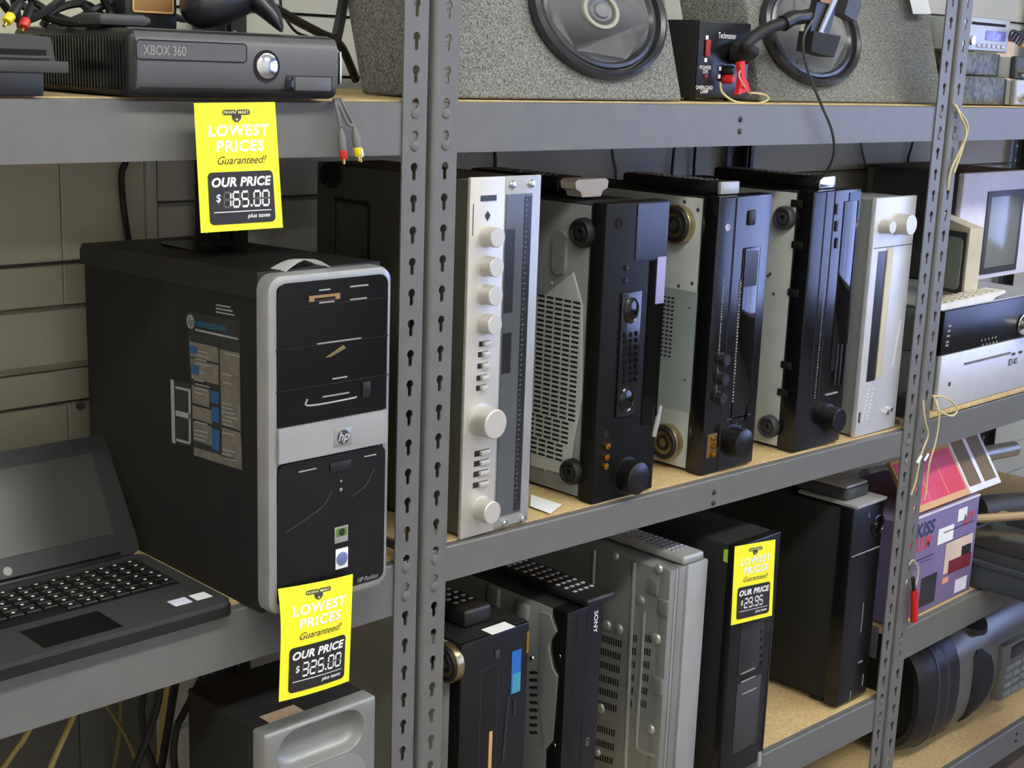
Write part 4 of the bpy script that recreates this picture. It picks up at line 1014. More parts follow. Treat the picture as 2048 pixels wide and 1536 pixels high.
cable('pink wire running down the red clip', [PY(1486, 130, .028), PY(1478, 150, .02), PY(1488, 172, .018), PY(1500, 188, .03)], .0014, 'print_pink')
for label, pts in (('thin grey cable hanging down the wall above the receiver remotes', [PY(1225, 295, .4665), PY(1229, 330, .4665), PY(1232, 360, .4665)]),
                   ('thin black cable hanging down the wall behind the gold footed receiver', [PY(1349, 290, .4665), PY(1345, 330, .4665), PY(1343, 360, .4665)]),
                   ('slim black cable hanging next to another on the wall behind the gold footed receiver', [PY(1391, 290, .4665), PY(1388, 330, .4665), PY(1387, 360, .4665)]),
                   ('short black cable hanging on the wall behind the silver amplifier', [PY(990, 300, .4665), PY(991, 320, .4665), PY(990, 345, .4665)]),
                   ('grey cable hanging down the wall behind the mirror display receiver', [PY(1722, 285, .4665), PY(1731, 330, .4665), PY(1735, 380, .4665)]),
                   ('black cable stub hanging on the wall behind the silver tuner', [PY(1826, 280, .4665), PY(1820, 305, .4665), PY(1815, 330, .4665)])):
    q0, q1 = V(pts[0]), V(pts[-1])
    cable(label, [V((q0.x, q0.y, 1.541))]+pts+[V((q1.x, q1.y, 1.20)), V((q1.x, q1.y, .994))], .003, 'cable_grey' if 'grey' in label else 'cable_black')

# ------------------------------------------------------------------ lower shelf, middle unit
def flat_unit(name, label, cat, x0, x1, y0, z1, plate, face, fd=.02, back=.33):
    zb = shelf_z(2, x0)
    t = Thing(name, label, cat, ((x0+x1)/2, .18, zb))
    t.part('chassis', MB().box(x0+.003, x1-.003, y0+fd, back, zb+.003, z1-.003, .0015), 'black_matte')
    t.part('bottom_plate', MB().box(x0+.0015, x0+.0035, y0+fd+.003, back-.002, zb+.004, z1-.004, .0006), plate)
    t.part('front_panel', MB().box(x0, x1, y0, y0+fd, zb, z1, .0025), face)
    return t, zb
# black unit with blue display
y0 = -.005; x0, x1, z1 = .0985, .2280, .8400
t, zb = flat_unit('stereo_receiver', 'black receiver standing on end with a blue display strip on the lower shelf', 'receiver', x0, x1, y0, z1, 'steel_chassis', 'black_satin', .022)
f = lambda px, py, d=0.0: PY(px, py, y0-d)
sx = x0+.0015
foot(t, PX(903, 1322, sx), .027, .016, 'black_rubber', 'foot_gold')
t.part('top_cover', MB().box(x0+.001, x1, y0+.006, .33, z1-.003, z1+.0005, .0006), 'black_plastic')
dp = t.part('display', MB().box(f(1024, 1300).x, f(1042, 1300).x, y0-.001, y0+.001, f(1030, 1385).z, f(1035, 1300).z), 'display_blue')
t.part('display_lower', MB().box(f(1024, 1350).x, f(1040, 1350).x, y0-.0014, y0, f(1030, 1384).z, f(1033, 1345).z), 'display_cyan', parent=dp)
t.part('gold_strip', MB().box(f(1053, 1270).x, f(1058, 1270).x, y0-.001, y0+.001, f(1055, 1305).z, f(1056, 1262).z), 'gold')
t.part('orange_strip', MB().box(f(980, 1470).x-.002, f(984, 1470).x, y0-.001, y0+.001, zb+.03, f(983, 1462).z), 'picture_tan')
t.part('tray_door', frame(MB(), f(962, 1350).x, f(996, 1350).x, zb+.05, f(975, 1335).z, .003, .001, lambda u, v: V((u, y0-.0004, v))), 'dark_grey')
p = f(994, 1308); t.part('eject_key', MB().box(p.x-.004, p.x+.004, y0-.002, y0+.001, p.z-.006, p.z+.006, .0006), 'dark_grey')
mb = MB()
for i in range(24):
    p = f(1016-i*.5, 1395+i*5.5); mb.box(p.x-.0015, p.x+.0015, y0-.0016, y0, p.z-.0015, p.z+.0012)
for i in range(8): p = f(1028-i*.2, 1400+i*4); mb.box(p.x-.001, p.x+.002, y0-.0016, y0, p.z-.001, p.z+.001)
t.part('small_keys', mb, 'dark_grey', stuff=True)
remote('remote_control', 'chunky black remote control with grey keys lying on the receiver with the blue display',   .1620, .030, .215, z1+.0008, .052, .026, 'black_plastic', rows=9, bmat='print_grey')
a = PZ(998, 1254, z1+.002); solo('paper_label', 'white shop label stuck by the chunky remote on the lower receiver', 'label', MB().box(a.x-.024, a.x+.020, a.y-.012, a.y+.010, z1+.0008, z1+.0015, 0, 1), 'paper_white', (a.x, a.y, z1+.0008))
# disc player with the maker's name
y0 = .0; x0, x1, z1 = .3120, .3900, .8290
t, zb = flat_unit('disc_player', 'thin black disc player standing on end with pressed steel underside', 'disc player', x0, x1, y0, z1, 'steel_chassis_dark', 'black_satin', .030)
f = lambda px, py, d=0.0: PY(px, py, y0-d)
sx = x0+.0015; S = lambda px, py: PX(px, py, sx)
mb = MB(); P = [S(*p) for p in ((1084, 1222), (1102, 1228), (1116, 1262), (1098, 1290), (1108, 1335), (1118, 1352), (1108, 1480), (1092, 1500), (1082, 1400))]
mb.prism([(p.y, p.z) for p in P], V((sx, 0, 0)), V((0, 1, 0)), UZ, V((-.004, 0, 0)))
t.part('pressed_ridge', mb, 'steel_light')
for px, py in ((1050, 1222), (992, 1190)): p = S(px, py); t.part('pressed_boss', MB().box(sx-.008, sx+.001, p.y-.012, p.y+.014, p.z-.022, p.z+.014, .004), 'steel_chassis_dark')
for px, py in ((1100, 1335), (1120, 1312), (1110, 1490), (1064, 1316)): t.part('screw', MB().lathe(S(px, py), NX, [(.0042, 0), (.003, .002), (0, .0024)], 12), 'chrome')
mb = MB()
for i in range(9):
    for j in range(3): p = S(1062+j*5, 1345+i*15); mb.box(sx-.0006, sx+.0002, p.y-.003, p.y+.003, p.z-.002, p.z+.002)
t.part('vent_slots', mb, 'hole_black', stuff=True)
for px in (1152, 1172): xg = f(px, 1300).x; t.part('face_groove', MB().box(xg-.0012, xg+.0012, y0-.0003, y0+.002, zb+.004, z1-.004), 'black_gloss')
p = f(1189, 1222); t.part('maker_lettering', MB().text('SONY', lambda u, v: V((p.x+v, y0-.0004, p.z-u)), 0, 0, .0115, .012, 0, 'LEFT', 1.15), 'print_white')
p = f(1172, 1476); t.part('disc_mark', MB().text('CD', lambda u, v: V((p.x+v, y0-.0004, p.z-u)), 0, 0, .010, .0, 0, 'LEFT'), 'print_grey')
remote('remote_control', 'flat black remote control with silver keys overhanging the thin disc player',   .372, -.012, .20, z1+.003, .060, .012, 'black_plastic', rows=9, cols=4, bmat='print_grey')
# silver disc player
y0 = .008; x0, x1, z1 = .5600, .6520, .8320
zb = shelf_z(2, x0)
t = Thing('disc_player', 'silver disc player standing on end with ribbed steel underside', 'disc player', ((x0+x1)/2, .16, zb))
f = lambda px, py, d=0.0: PY(px, py, y0-d)
t.part('chassis', MB().box(x0+.002, x1-.003, y0+.022, .33, zb+.002, z1-.003, .0015), 'steel_chassis_dark')
t.part('bottom_plate', MB().box(x0, x0+.002, y0+.026, .328, zb+.003, z1-.004, .0006), 'plate_grey')
for a, b, m_ in ((x0, x0+.013, 'sub_silver'), (x0+.0145, x0+.021, 'silver_trim'), (x0+.0225, x0+.040, 'sub_silver'), (x0+.0412, x1, 'silver_plastic')):
    t.part('front_strip', MB().box(a, b, y0 if a > x0+.03 else y0+.003, y0+.022, zb, z1, .0015), m_)
S = lambda px, py: PX(px, py, x0)
mb = MB().tube([S(1270, 1125)-V((.001, 0, 0)), S(1262, 1300)-V((.001, 0, 0)), S(1252, 1536)-V((.001, 0, 0))], .0032, 8, 3)
t.part('rib', mb, 'steel_light')
t.part('rib', MB().tube([S(1290, 1222)-V((.001, 0, 0)), S(1283, 1350)-V((.001, 0, 0)), S(1274, 1480)-V((.001, 0, 0)), S(1280, 1500)-V((.001, 0, 0)), S(1310, 1512)-V((.001, 0, 0))], .0028, 8, 3), 'steel_light')
t.part('rib', MB().tube([S(1190, 1100)-V((.001, 0, 0)), S(1187, 1170)-V((.001, 0, 0))], .0028, 8, 3), 'steel_light')
for px, py, r in ((1318, 1138, .008), (1282, 1200, .008), (1312, 1277, .010), (1302, 1458, .008), (1232, 1112, .007), (1214, 1250, .009), (1238, 1258, .009), (1202, 1416, .009), (1196, 1505, .007), (1320, 1375, .006)):
    t.part('dimple', MB().lathe(S(px, py), NX, [(r, 0), (r*.8, .0035), (r*.45, .005), (0, .0052)], 16), 'steel_light')
for px, py in ((1310, 1172), (1330, 1215), (1318, 1370)): p = S(px, py); t.part('pressed_boss', MB().box(x0-.006, x0+.001, p.y-.010, p.y+.012, p.z-.014, p.z+.014, .003), 'plate_grey')
mb = MB()
for i in range(6):
    for (pa, n_) in ((1205, 9), (1268, 2), (1292, 3)):
        for j in range(n_): p = S(pa+j*4.6-i*2, 1275+i*26+j*1.5); mb.box(x0-.0006, x0+.0002, p.y-.0013, p.y+.0013, p.z-.007, p.z+.005)
for i in range(3):
    for j in range(8): p = S(1196+j*4.6-i*2, 1455+i*28+j*1.5); mb.box(x0-.0006, x0+.0002, p.y-.0013, p.y+.0013, p.z-.007, p.z+.005)
t.part('vent_slots', mb, 'hole_black', stuff=True)
remote('remote_control', 'silver remote control with many pale keys lying on the silver disc player', .6180, .010, .195, z1+.0008, .052, .015, 'silver_plastic', rows=13, cols=4, bmat='rainbow_lcd')
# black video recorder carrying a tag
y0 = -.012; x0, x1, z1 = .7000, .8260, .8480
zb = shelf_z(2, x0)
t = Thing('video_recorder', 'tall black video recorder standing on end with green dot sticker', 'video recorder', ((x0+x1)/2, .16, zb))
f = lambda px, py, d=0.0: PY(px, py, y0-d)
t.part('case', MB().box(x0+.002, x1-.002, y0+.018, .34, zb+.001, z1-.002, .002), 'black_matte')
fc = t.part('front_panel', MB().box(x0, x1, y0, y0+.018, zb, z1, .003), 'black_satin')
a, b = f(1478, 1330), f(1515, 1260)
wn = t.part('cassette_door', MB().box(f(1478, 1300).x, f(1524, 1300).x, y0-.0014, y0+.001, f(1490, 1345).z, f(1490, 1235).z, .001), 'dial_dark')
t.part('lower_door', MB().box(f(1472, 1400).x, f(1518, 1400).x, y0-.0014, y0+.001, f(1480, 1500).z, f(1490, 1362).z, .001), 'dark_grey')
mb = MB()
for pa in ((1480, 1348), (1481, 1364), (1483, 1388)): p = f(*pa); mb.box(p.x, p.x+.040, y0-.0024, y0-.001, p.z-.001, p.z+.001)
t.part('door_trim', mb, 'print_grey', stuff=True)
t.part('edge_trim', MB().box(x1-.006, x1-.0045, y0-.0006, y0+.001, zb+.02, f(1545, 1250).z), 'dark_grey')
mb = MB()
for i in range(5): p = f(1521, 1262+i*16); mb.box(p.x-.002, p.x+.003, y0-.002, y0, p.z-.004, p.z+.003)
t.part('small_keys', mb, 'black_gloss', stuff=True)
t.part('silver_tab', MB().box(f(1515, 1510).x, f(1521, 1510).x, y0-.003, y0+.001, f(1518, 1530).z, f(1518, 1504).z), 'silver_plastic')
mb = MB(); mb.bm.faces.new([mb.bm.verts.new(PX(*p, x0+.0012)) for p in ((1448, 1098), (1462, 1100), (1463, 1116), (1456, 1126), (1446, 1122))])
t.part('dot_sticker', mb, 'green_sticker', label='lime green sticker')
price_tag('yellow price tag of $29.95 stuck on the tall black video recorder', PY(1470, 1093, y0-.008), PY(1551, 1079, y0-.004), PY(1544, 1231, y0-.010), PY(1462, 1251, y0-.012), '29.95')
# black tower unit by the post
y0 = .022; x0, x1, z1 = 1.1180, 1.2500, .8200
x0 = 1.110
zb = shelf_z(2, x0)
t = Thing('stereo_receiver', 'large black receiver standing on end by the post, a grey slab on its top', 'receiver', ((x0+x1)/2, .2, zb))
f = lambda px, py, d=0.0: PY(px, py, y0-d)
x1 = 1.2175
t.part('case', MB().box(x0+.003, x1-.002, y0+.03, .40, zb+.014, z1-.006, .002), 'black_matte')
fc = t.part('front_panel', MB().box(x0, x1, y0, y0+.03, zb+.006, z1, .003), 'black_satin')
t.part('top_slab', MB().box(x0+.004, x1+.0, y0-.004, .15, z1, z1+.006, .001), 'silver_plastic')
for yy in (.06, .34): t.part('foot', MB().box(x0+.01, x1-.01, yy, yy+.03, zb, zb+.015, .003), 'black_rubber')
t.part('dial_ring', MB().lathe(f(1755, 1050), NY, [(.022, 0), (.022, .002), (.019, .003), (.018, .001), (.010, .001), (.009, .003), (0, .003)], 26), 'black_gloss', parent=fc)
p = f(1752, 1095); t.part('trim_line', MB().box(x0+.006, x1-.004, y0-.001, y0+.001, p.z-.001, p.z+.001), 'print_grey', parent=fc)
mb = MB()
for px, py, h in ((1724, 1235, .03), (1725, 1360, .012), (1700, 1392, .010), (1738, 1030, .004)): p = f(px, py); mb.box(p.x-.0008, p.x+.0008, y0-.001, y0, p.z-h, p.z+h)
p = f(1720, 1322); mb.box(p.x-.008, p.x+.008, y0-.001, y0, p.z-.003, p.z-.001)
t.part('panel_marks', mb, 'print_grey', parent=fc, stuff=True)
zz = z1+.006
a = PZ(1700, 985, zz)
t = Thing('disc_changer', 'rounded grey portable player on the large black receiver by the post', 'portable player', (1.165, .09, zz))
t.part('body', MB().box(1.118, 1.198, .045, .165, zz+.0005, zz+.026, .009, 4), 'dark_grey')
t.part('lid', MB().box(1.122, 1.194, .049, .161, zz+.024, zz+.030, .0025), 'silver_plastic')
t.part('white_knob', MB().lathe(V((1.16, .13, zz+.029)), UZ, [(.007, 0), (.006, .008), (0, .010)], 14), 'print_white')
solo('cardboard_tray', 'orange brown cardboard scrap behind the grey portable player', 'cardboard', MB().box(1.10, 1.20, .26, .29, z1-.004+.0, z1+.042, .002), 'picture_tan', (1.15, .275, z1))

# ------------------------------------------------------------------ lower shelf, left unit: subwoofer and hanging cables
y0 = -.035; x0, x1, z1 = -.2390, -.0720, .8300
zb = .427
t = Thing('subwoofer', 'silver fronted subwoofer with scooped oval port below the desktop computer', 'speaker', ((x0+x1)/2, .12, zb))
t.part('cabinet', MB().box(x0+.001, x1-.001, y0+.024, .134, zb, z1-.001, .002), 'black_matte')
mb = MB(); bm = mb.bm
pc = ((f2 := PY(645, 1478, y0)).x, f2.z)
out = rrect(x0, x1, zb, z1, .004, 5); k = len(out)
hole = lambda g: rrect(pc[0]-.066+g, pc[0]+.064-g, pc[1]-.030+g, pc[1]+.026-g, .0279-g, 5)
R = [[bm.verts.new((a, y0+.024, b)) for a, b in out], [bm.verts.new((a, y0+.003, b)) for a, b in out], [bm.verts.new((a, y0, b)) for a, b in rrect(x0+.003, x1-.003, zb+.003, z1-.003, .004, 5)]]
for g, d in ((0, 0), (.0015, .002), (.004, .010), (.008, .016), (.014, .019)): R.append([bm.verts.new((a, y0+d, b)) for a, b in hole(g)])
for A, B in zip(R, R[1:]):
    for i in range(k): bm.faces.new([A[i], A[(i+1) % k], B[(i+1) % k], B[i]])
bm.faces.new(R[-1])
t.part('baffle', mb, 'sub_silver', smooth=50)
a = PY(670, 1536, y0); t.part('grille_rim', MB().prism(rrect(x0+.022, x1-.018, a.z-.20, a.z+.012, .03, 6), V((0, y0+.001, 0)), UX, UZ, V((0, -.004, 0))), 'silver_trim')
a = PZ(562, 1432, z1); t.part('top_sticker', MB().box(a.x-.020, a.x+.030, a.y-.014, a.y+.016, z1-.0012, z1-.0004), 'paper_tan', label='tan rating label')
GY = 'cream and black cables hanging below the middle shelf'
for label, pts, r, m_ in (('cream cable slanting away below the laptop shelf', [PY(70, 1440, .20), PY(40, 1490, .18), PY(0, 1545, .16)], .0032, 'cable_yellow'),
    ('bright cream cable slanting steeply below the laptop shelf', [PY(152, 1420, .2), PY(130, 1470, .18), PY(95, 1550, .16)], .0036, 'cable_yellow'),
    ('thin yellow cable crossing another below the laptop shelf', [PY(205, 1400, .36), PY(245, 1460, .36), PY(268, 1510, .36), PY(272, 1550, .36)], .003, 'olive_thing'),
    ('thin straight olive cable hanging below the laptop shelf', [PY(243, 1385, .39), PY(240, 1460, .39), PY(226, 1550, .39)], .003, 'olive_thing'),
    ('black cable crossing a second black one beside the subwoofer', [PY(288, 1370, .3), PY(283, 1430, .3), PY(292, 1490, .3), PY(312, 1545, .3)], .0048, 'cable_black'),
    ('black cable swinging left across its neighbour beside the subwoofer', [PY(322, 1355, .24), PY(314, 1410, .24), PY(292, 1480, .24), PY(265, 1550, .24)], .0055, 'cable_black'),
    ('cream flat cable between black ones beside the subwoofer', [PY(335, 1360, .42), PY(328, 1420, .42), PY(316, 1550, .42)], .005, 'cable_yellow'),
    ('thick black cable hanging nearly straight beside the subwoofer', [PY(352, 1355, .33), PY(340, 1430, .33), PY(320, 1550, .33)], .006, 'cable_black'),
    ('black cable bowed toward the subwoofer', [PY(378, 1405, .20), PY(355, 1450, .20), PY(347, 1500, .20), PY(350, 1550, .20)], .005, 'cable_black')):
    q0, q1 = V(pts[0]), V(pts[-1]); d0 = q0-V(pts[1]); d1 = q1-V(pts[-2])
    if q0.z < .96: pts = [q0+d0*((.962-q0.z)/d0.z)]+pts
    e = q1+d1*((.437-q1.z)/d1.z)*.45; e.z = (q1.z+.437)*.5
    cable(label, pts+[e, V((e.x, e.y, .437))], r, m_, group=GY)

# ------------------------------------------------------------------ right unit, top shelf: car stereos
def car_stereo(label, c, w, h, d, body, face, disp, rot=0.0):
    t = Thing('car_stereo', label, 'car stereo', c, 'car stereos on the top shelf', rot or 1e-6)
    t.part('case', MB().box(-w/2+.003, w/2-.003, .012, d, .002, h-.002, .001), 'steel_chassis')
    fc = t.part('face', MB().box(-w/2, w/2, 0, .014, 0, h, .004, 3), face)
    t.part('disc_slot', MB().box(-w/2+.030, w/2-.020, -.0008, .001, h*.76, h*.84), 'hole_black', parent=fc)
    t.part('display', MB().box(-w*.02, w/2-.016, -.0012, .001, h*.34, h*.62, .0006), disp, parent=fc)
    t.part('volume_knob', MB().lathe(V((-w*.36, 0, h*.30)), NY, [(.009, 0), (.0085, .010), (0, .011)], 18), 'chrome', parent=fc)
    mb = MB()
    for i in range(6): x = -w*.16+i*w*.105; mb.box(x-.006, x+.006, -.0022, .001, h*.12, h*.22, .0006, 1)
    t.part('preset_keys', mb, 'silver_plastic', parent=fc, stuff=True)
    return t
zb = ZT+.0002
ya = .055
a = PY(1932, 100, ya); b = PY(2010, 35, ya)
c2 = PY(2012, 208, .02)
BX = a.x
car_stereo('silver faced car stereo with blue display perched on clear packages', ((a.x+b.x)/2+.004, ya, a.z-.001), .184, .064, .15, 'silver_plastic', 'silver_plastic', 'lcd_blue')
t = Thing('blister_pack', 'clear plastic packet of metal fittings under the perched silver car stereo', 'packet', (BX+.07, .09, 1.60), 'clear packets of fittings')
zmid = PY(1950, 152, .05).z
t.part('packet', MB().box(BX-.012, BX+.125, .052, .16, zmid+.001, a.z-.002, .004), 'clear_bag')
t.part('end_card', MB().box(BX+.126, BX+.140, .056, .16, zmid+.001, a.z-.004, .002), 'black_plastic')
t = Thing('blister_pack', 'lower clear plastic packet of metal fittings standing on the shelf', 'packet', (BX+.07, .09, zb), 'clear packets of fittings')
t.part('packet', MB().box(BX-.022, BX+.145, .042, .16, zb, zmid, .004), 'clear_bag')
t.part('end_card', MB().box(BX+.146, BX+.160, .046, .16, zb, zmid-.003, .002), 'black_plastic')
xl = max(PY(2008, 180, .03).x, BX+.168)
car_stereo('silver black car stereo standing directly on the top shelf board', (xl+.095, .03, zb), .185, .050, .15, 'black_plastic', 'silver_plastic', 'lcd_blue')
car_stereo('dark faced car stereo stacked upon the silver black one', (xl+.093, .036, zb+.051), .182, .044, .15, 'black_plastic', 'dark_grey', 'dial_dark')
for k in range(7):
    p = [PY(2018+k*5, 78+k*3, .04+.014*k), PY(2024+k*6, 62+4*k, .04+.014*k), PY(2042+k*4, 64+3*k, .05+.014*k), PY(2070, 50+6*k, .06+.014*k)]
    cable('black wire in the loose loom on the stacked car stereos' if k < 5 else 'orange wire sticking out of the loom on the car stereos', p, .0026, 'cable_black' if k < 5 else 'orange_wire', group='wire loom' if k < 5 else 'orange loom wires')
t = Thing('cardboard_box', 'pale upright cardboard box at the back of the top shelf', 'box', (2.02, .38, ZT), None)
p, q = PY(1968, 40, .36), PY(2036, 40, .36)
t.part('carton', MB().box(p.x-.02, q.x, .36, .44, zb, ZT+.155, .002), 'photo_cream')
t.part('lid_flap', MB().box(p.x-.021, q.x+.001, .359, .441, ZT+.140, ZT+.157, .002), 'photo_maroon')
for pts, nm in (([PY(1912, 210, -.004), PY(1922, 235, -.012), PY(1932, 265, -.012), PY(1922, 305, -.008), PY(1908, 345, -.004)], 'cream wire with orange end hanging over the shelf edge by the post'),
                ([PY(1908, 208, -.004), PY(1935, 250, -.010), PY(1925, 290, -.008), PY(1902, 340, -.004), PY(1895, 380, .0)], 'long pale wire looping down past the post')):
    cable(nm, pts, .0022, 'cable_cream')

# ------------------------------------------------------------------ right unit, middle shelf: receiver stack, monitors
ZR = .965
y0 = .004
xl = PY(1877, 800, y0).x
zs = ZR+.012
f = lambda px, py, d=0.0: PY(px, py, y0-d)
x0, x1 = f(1876, 790).x, f(1876, 790).x+.43
zt = f(1884, 713).z; zu = f(1884, 625).z
solo('chipboard_offcut', 'strip of chipboard lying under the silver stereo on the middle shelf', 'board', MB().box(x0-.05, x1, y0+.002, y0+.30, ZR, zs-.0005, .001), 'particle_board', (x0, y0, ZR))
t = Thing('disc_player', 'silver blue fronted disc player lying flat under a black amplifier', 'disc player', ((x0+x1)/2, .16, zs))
t.part('case', MB().box(x0+.002, x1-.002, y0+.008, .33, zs, zt-.001, .002), 'steel_chassis_dark')
fc = t.part('front_panel', MB().box(x0, x1, y0, y0+.010, zs, zt, .002), 'silver_face')
a = f(1928, 727); b = f(2020, 708)
t.part('tray', MB().box(a.x, b.x, y0-.0016, y0+.001, a.z-.003, a.z+.001), 'label_grey', parent=fc)
F = lambda u, v: V((u, y0-.0008, v))
p = f(2016, 728); t.part('maker_lettering', MB().text('ID-KI', F, p.x, p.z-.004, .020, .012, 0, 'LEFT', .9), 'tag_black', parent=fc)
t.part('standby_key', MB().box(f(1898, 768).x-.003, f(1898, 768).x+.004, y0-.002, y0, f(1898, 768).z-.004, f(1898, 768).z+.004, .0008), 'dark_grey', parent=fc)
for k in range(3): p = f(2026+k*14, 708-k*4); t.part('key', MB().box(p.x-.006, p.x+.006, y0-.003, y0, p.z-.002, p.z+.003, .0008), 'dark_grey', parent=fc)
t = Thing('stereo_amplifier', 'black amplifier with silver knob stacked on the silver disc player', 'amplifier', ((x0+x1)/2, .16, zt))
t.part('case', MB().box(x0-.002, x1, y0+.012, .34, zt+.0005, zu-.002, .002), 'steel_chassis_dark')
fc = t.part('front_panel', MB().box(x0-.002, x1, y0+.002, y0+.014, zt+.001, zu, .002), 'black_satin')
t.part('top_cover', MB().box(x0-.003, x1, y0+.006, .345, zu-.001, zu+.003, .001), 'silver_plastic')
knob(t, PY(2046, 650, y0), .020, .022, 'chrome', 'volume_knob', parent=fc)
mb = MB()
for k in range(5):
    for j in range(2): p = PY(1966+k*7-j*2, 690-k*1.6-j*9, y0+.001); mb.box(p.x-.0012, p.x+.0012, y0+.0005, y0+.003, p.z-.0022, p.z+.0022)
for py in (652, 662, 672, 684, 691): p = PY(1900-(py-650)*.15, py, y0+.001); mb.box(p.x-.005, p.x+.005, y0+.0005, y0+.003, p.z-.0018, p.z+.0018)
t.part('panel_print', mb, 'print_grey', parent=fc, stuff=True)
# white handset on the amplifier
zz = zu+.0035
t = Thing('cordless_keypad', 'white remote handset with beige keys lying on the black amplifier', 'remote control', (x0+.09, .05, zz))
p, q = PZ(1890, 612, zz+.006), PZ(2003, 585, zz+.02)
lx = min(.24, max(.14, q.x-p.x))
hx0 = PY(1872, 612, .01).x; hx1 = PY(2008, 580, .01).x
t.part('shell', MB().prism([(hx0, zz), (hx0+.01, zz-.0003), (hx1-.05, zz), (hx1-.04, zz+.006), (hx1, zz+.012), (hx1, zz+.017), (hx1-.06, zz+.016), (hx0, zz+.010)], V((0, .0065, 0)), UX, UZ, V((0, .044, 0))), 'white_plastic')
mb = MB()
for i in range(9):
    for j in range(4): x = hx0+.014+i*(hx1-hx0-.03)/9; mb.box(x, x+.010,   .010+j*.0098, .017+j*.0098, zz+.0105+.0006*i, zz+.0150+.0005*i, .0008, 1)
t.part('keys', mb, 'beige_plastic', stuff=True)
# small beige monitor turned away, big lilac monitor behind it
P0 = PY(1941, 457, .056); A_ = V((.35, .937, 0)).normalized(); B_ = V((.937, -.35, 0)).normalized(); mz = P0.z
t = Thing('monitor', 'small beige tube monitor turned away behind the post on the middle shelf', 'monitor', (P0.x, P0.y, zz))
P0 = V((P0.x, P0.y, zz+.0005)); hgt = mz-zz
t.part('cabinet', MB().prism([(0, 0), (.13, 0), (.13, hgt+.022), (0, hgt)], P0, A_, UZ, B_*.034), 'beige_plastic')
sf = t.part('screen_surround', MB().obox(P0+A_*.006+V((0, 0, .006)), A_*.118, V((0, 0, hgt-.016)), B_*-.002), 'dark_grey')
t.part('screen', MB().prism(rrect(.014, .116, .014, hgt-.022, .012), P0-B_*.002, A_, UZ, B_*-.002), 'screen_green', parent=sf)
yk = .165
kx0, kx1 = PY(1930, 347, yk).x, PY(1930, 347, yk).x+.33; kz1 = PY(1930, 347, yk).z
t = Thing('computer_monitor', 'large lilac white monitor with dark framed grey screen behind the beige one', 'monitor', ((kx0+kx1)/2, .30, zz))
t.part('casing', MB().box(kx0, kx1, yk+.012, .385, zz+.001, kz1-.002, .006), 'dark_grey')
fc = t.part('front_bezel', MB().box(kx0, kx1, yk, yk+.014, zz+.001, kz1, .003), 'lilac_plastic')
p = PY(1976, 383, yk)
fr = t.part('screen_frame', MB().box(p.x, kx1-.05, yk-.003, yk+.002, zz+.012, p.z, .002), 'dark_grey', parent=fc)
t.part('screen', MB().box(p.x+.014, kx1-.064, yk-.004, yk, zz+.026, p.z-.012, .002), 'screen_grey', parent=fc)
kk = PY(1770, 336, .40)
t = Thing('storage_case', 'dark grey case standing on the shelf behind the silver tuner', 'case', (kk.x+.08, .41, ZR))
t.part('shell', MB().box(kk.x, kk.x+.30, .395, .445, ZR, kk.z, .004), 'case_grey')
t.part('lid', MB().box(kk.x-.002, kk.x+.302, .393, .447, kk.z, kk.z+.006, .002), 'dark_grey')
# small adapter block, wires
a = PY(1862, 770, .0)
t = Thing('power_adapter', 'small dark adapter block with white face by the post', 'adapter', (a.x, .02, ZR))
t.part('block', MB().box(a.x-.020, x0-.006, .026, .07, ZR+.0003, ZR+.040, .003), 'dark_grey')
t.part('face_label', MB().box(a.x-.017, x0-.012, .0245, .0265, ZR+.008, ZR+.034), 'paper_white')
for nm, pts in (('cream wire looping out over the edge of the middle shelf', [PY(1862, 792, .01), PY(1890, 795, -.008), PY(1914, 815, -.014), PY(1905, 832, -.014), PY(1880, 822, -.012), PY(1872, 800, -.004), PY(1862, 790, .012)]),
                ('cream wire dangling past the purple box', [PY(1870, 800, -.008), PY(1878, 830, -.014), PY(1872, 880, -.014), PY(1858, 930, -.014), PY(1852, 980, -.014), PY(1848, 1000, -.013)]),
                ('cream wire dangling alongside the post', [PY(1846, 800, -.006), PY(1850, 840, -.012), PY(1856, 870, -.012), PY(1842, 910, -.012), PY(1832, 960, -.012), PY(1822, 990, -.010)])):
    cable(nm, pts, .0019, 'cable_cream')
for i, (px, py) in enumerate(((1842, 912), (1856, 908))):
    solo('wire_connector', ('white crimp connector at the end of a cream wire by the post', 'silver crimp connector at the end of a cream wire by the post')[i], 'connector', MB().tube([PY(px, py, -.013), PY(px-8, py+14, -.013)], .0032, 8, 1), 'print_white' if not i else 'chrome', PY(px, py, -.013))

# ------------------------------------------------------------------ right unit, third shelf: purple carton and friends
Z3 = lambda x: .536+(.55-.536)*(x-XD)/1.232+.0015
y0 = .020
f = lambda px, py, d=0.0: PY(px, py, y0-d)
x0, x1 = XD+.012, f(1950, 1080).x
zb = Z3(x1)+.0006; z1 = f(1885, 1018).z
t = Thing('product_carton', 'purple product carton with red lettering and a photo on its front', 'box', ((x0+x1)/2, .12, zb))
t.part('carton', MB().box(x0, x1, y0, .25, zb, z1, .0015), 'box_purple')
t.part('top_flap', MB().box(x0+.001, x1-.001, y0+.001, .249, z1, z1+.0012), 'box_purple_top')
t.part('edge_highlight', MB().box(x0, x1, y0-.0006, y0+.002, z1-.0022, z1+.0014), 'lilac_plastic')
F = lambda u, v: V((u, y0-.0006, v))
ww = x1-x0; hh = z1-zb; Q = lambda a, b: (x0+a*ww, zb+b*hh)
def lay(mat_, name, rects, off=.0006, label=None):
    mb = MB(); 
    for (a, b, c, d) in rects: mb.poly2([Q(a, b), Q(c, b), Q(c, d), Q(a, d)], lambda u, v: V((u, y0-off, v)))
    return t.part(name, mb, mat_, label=label)
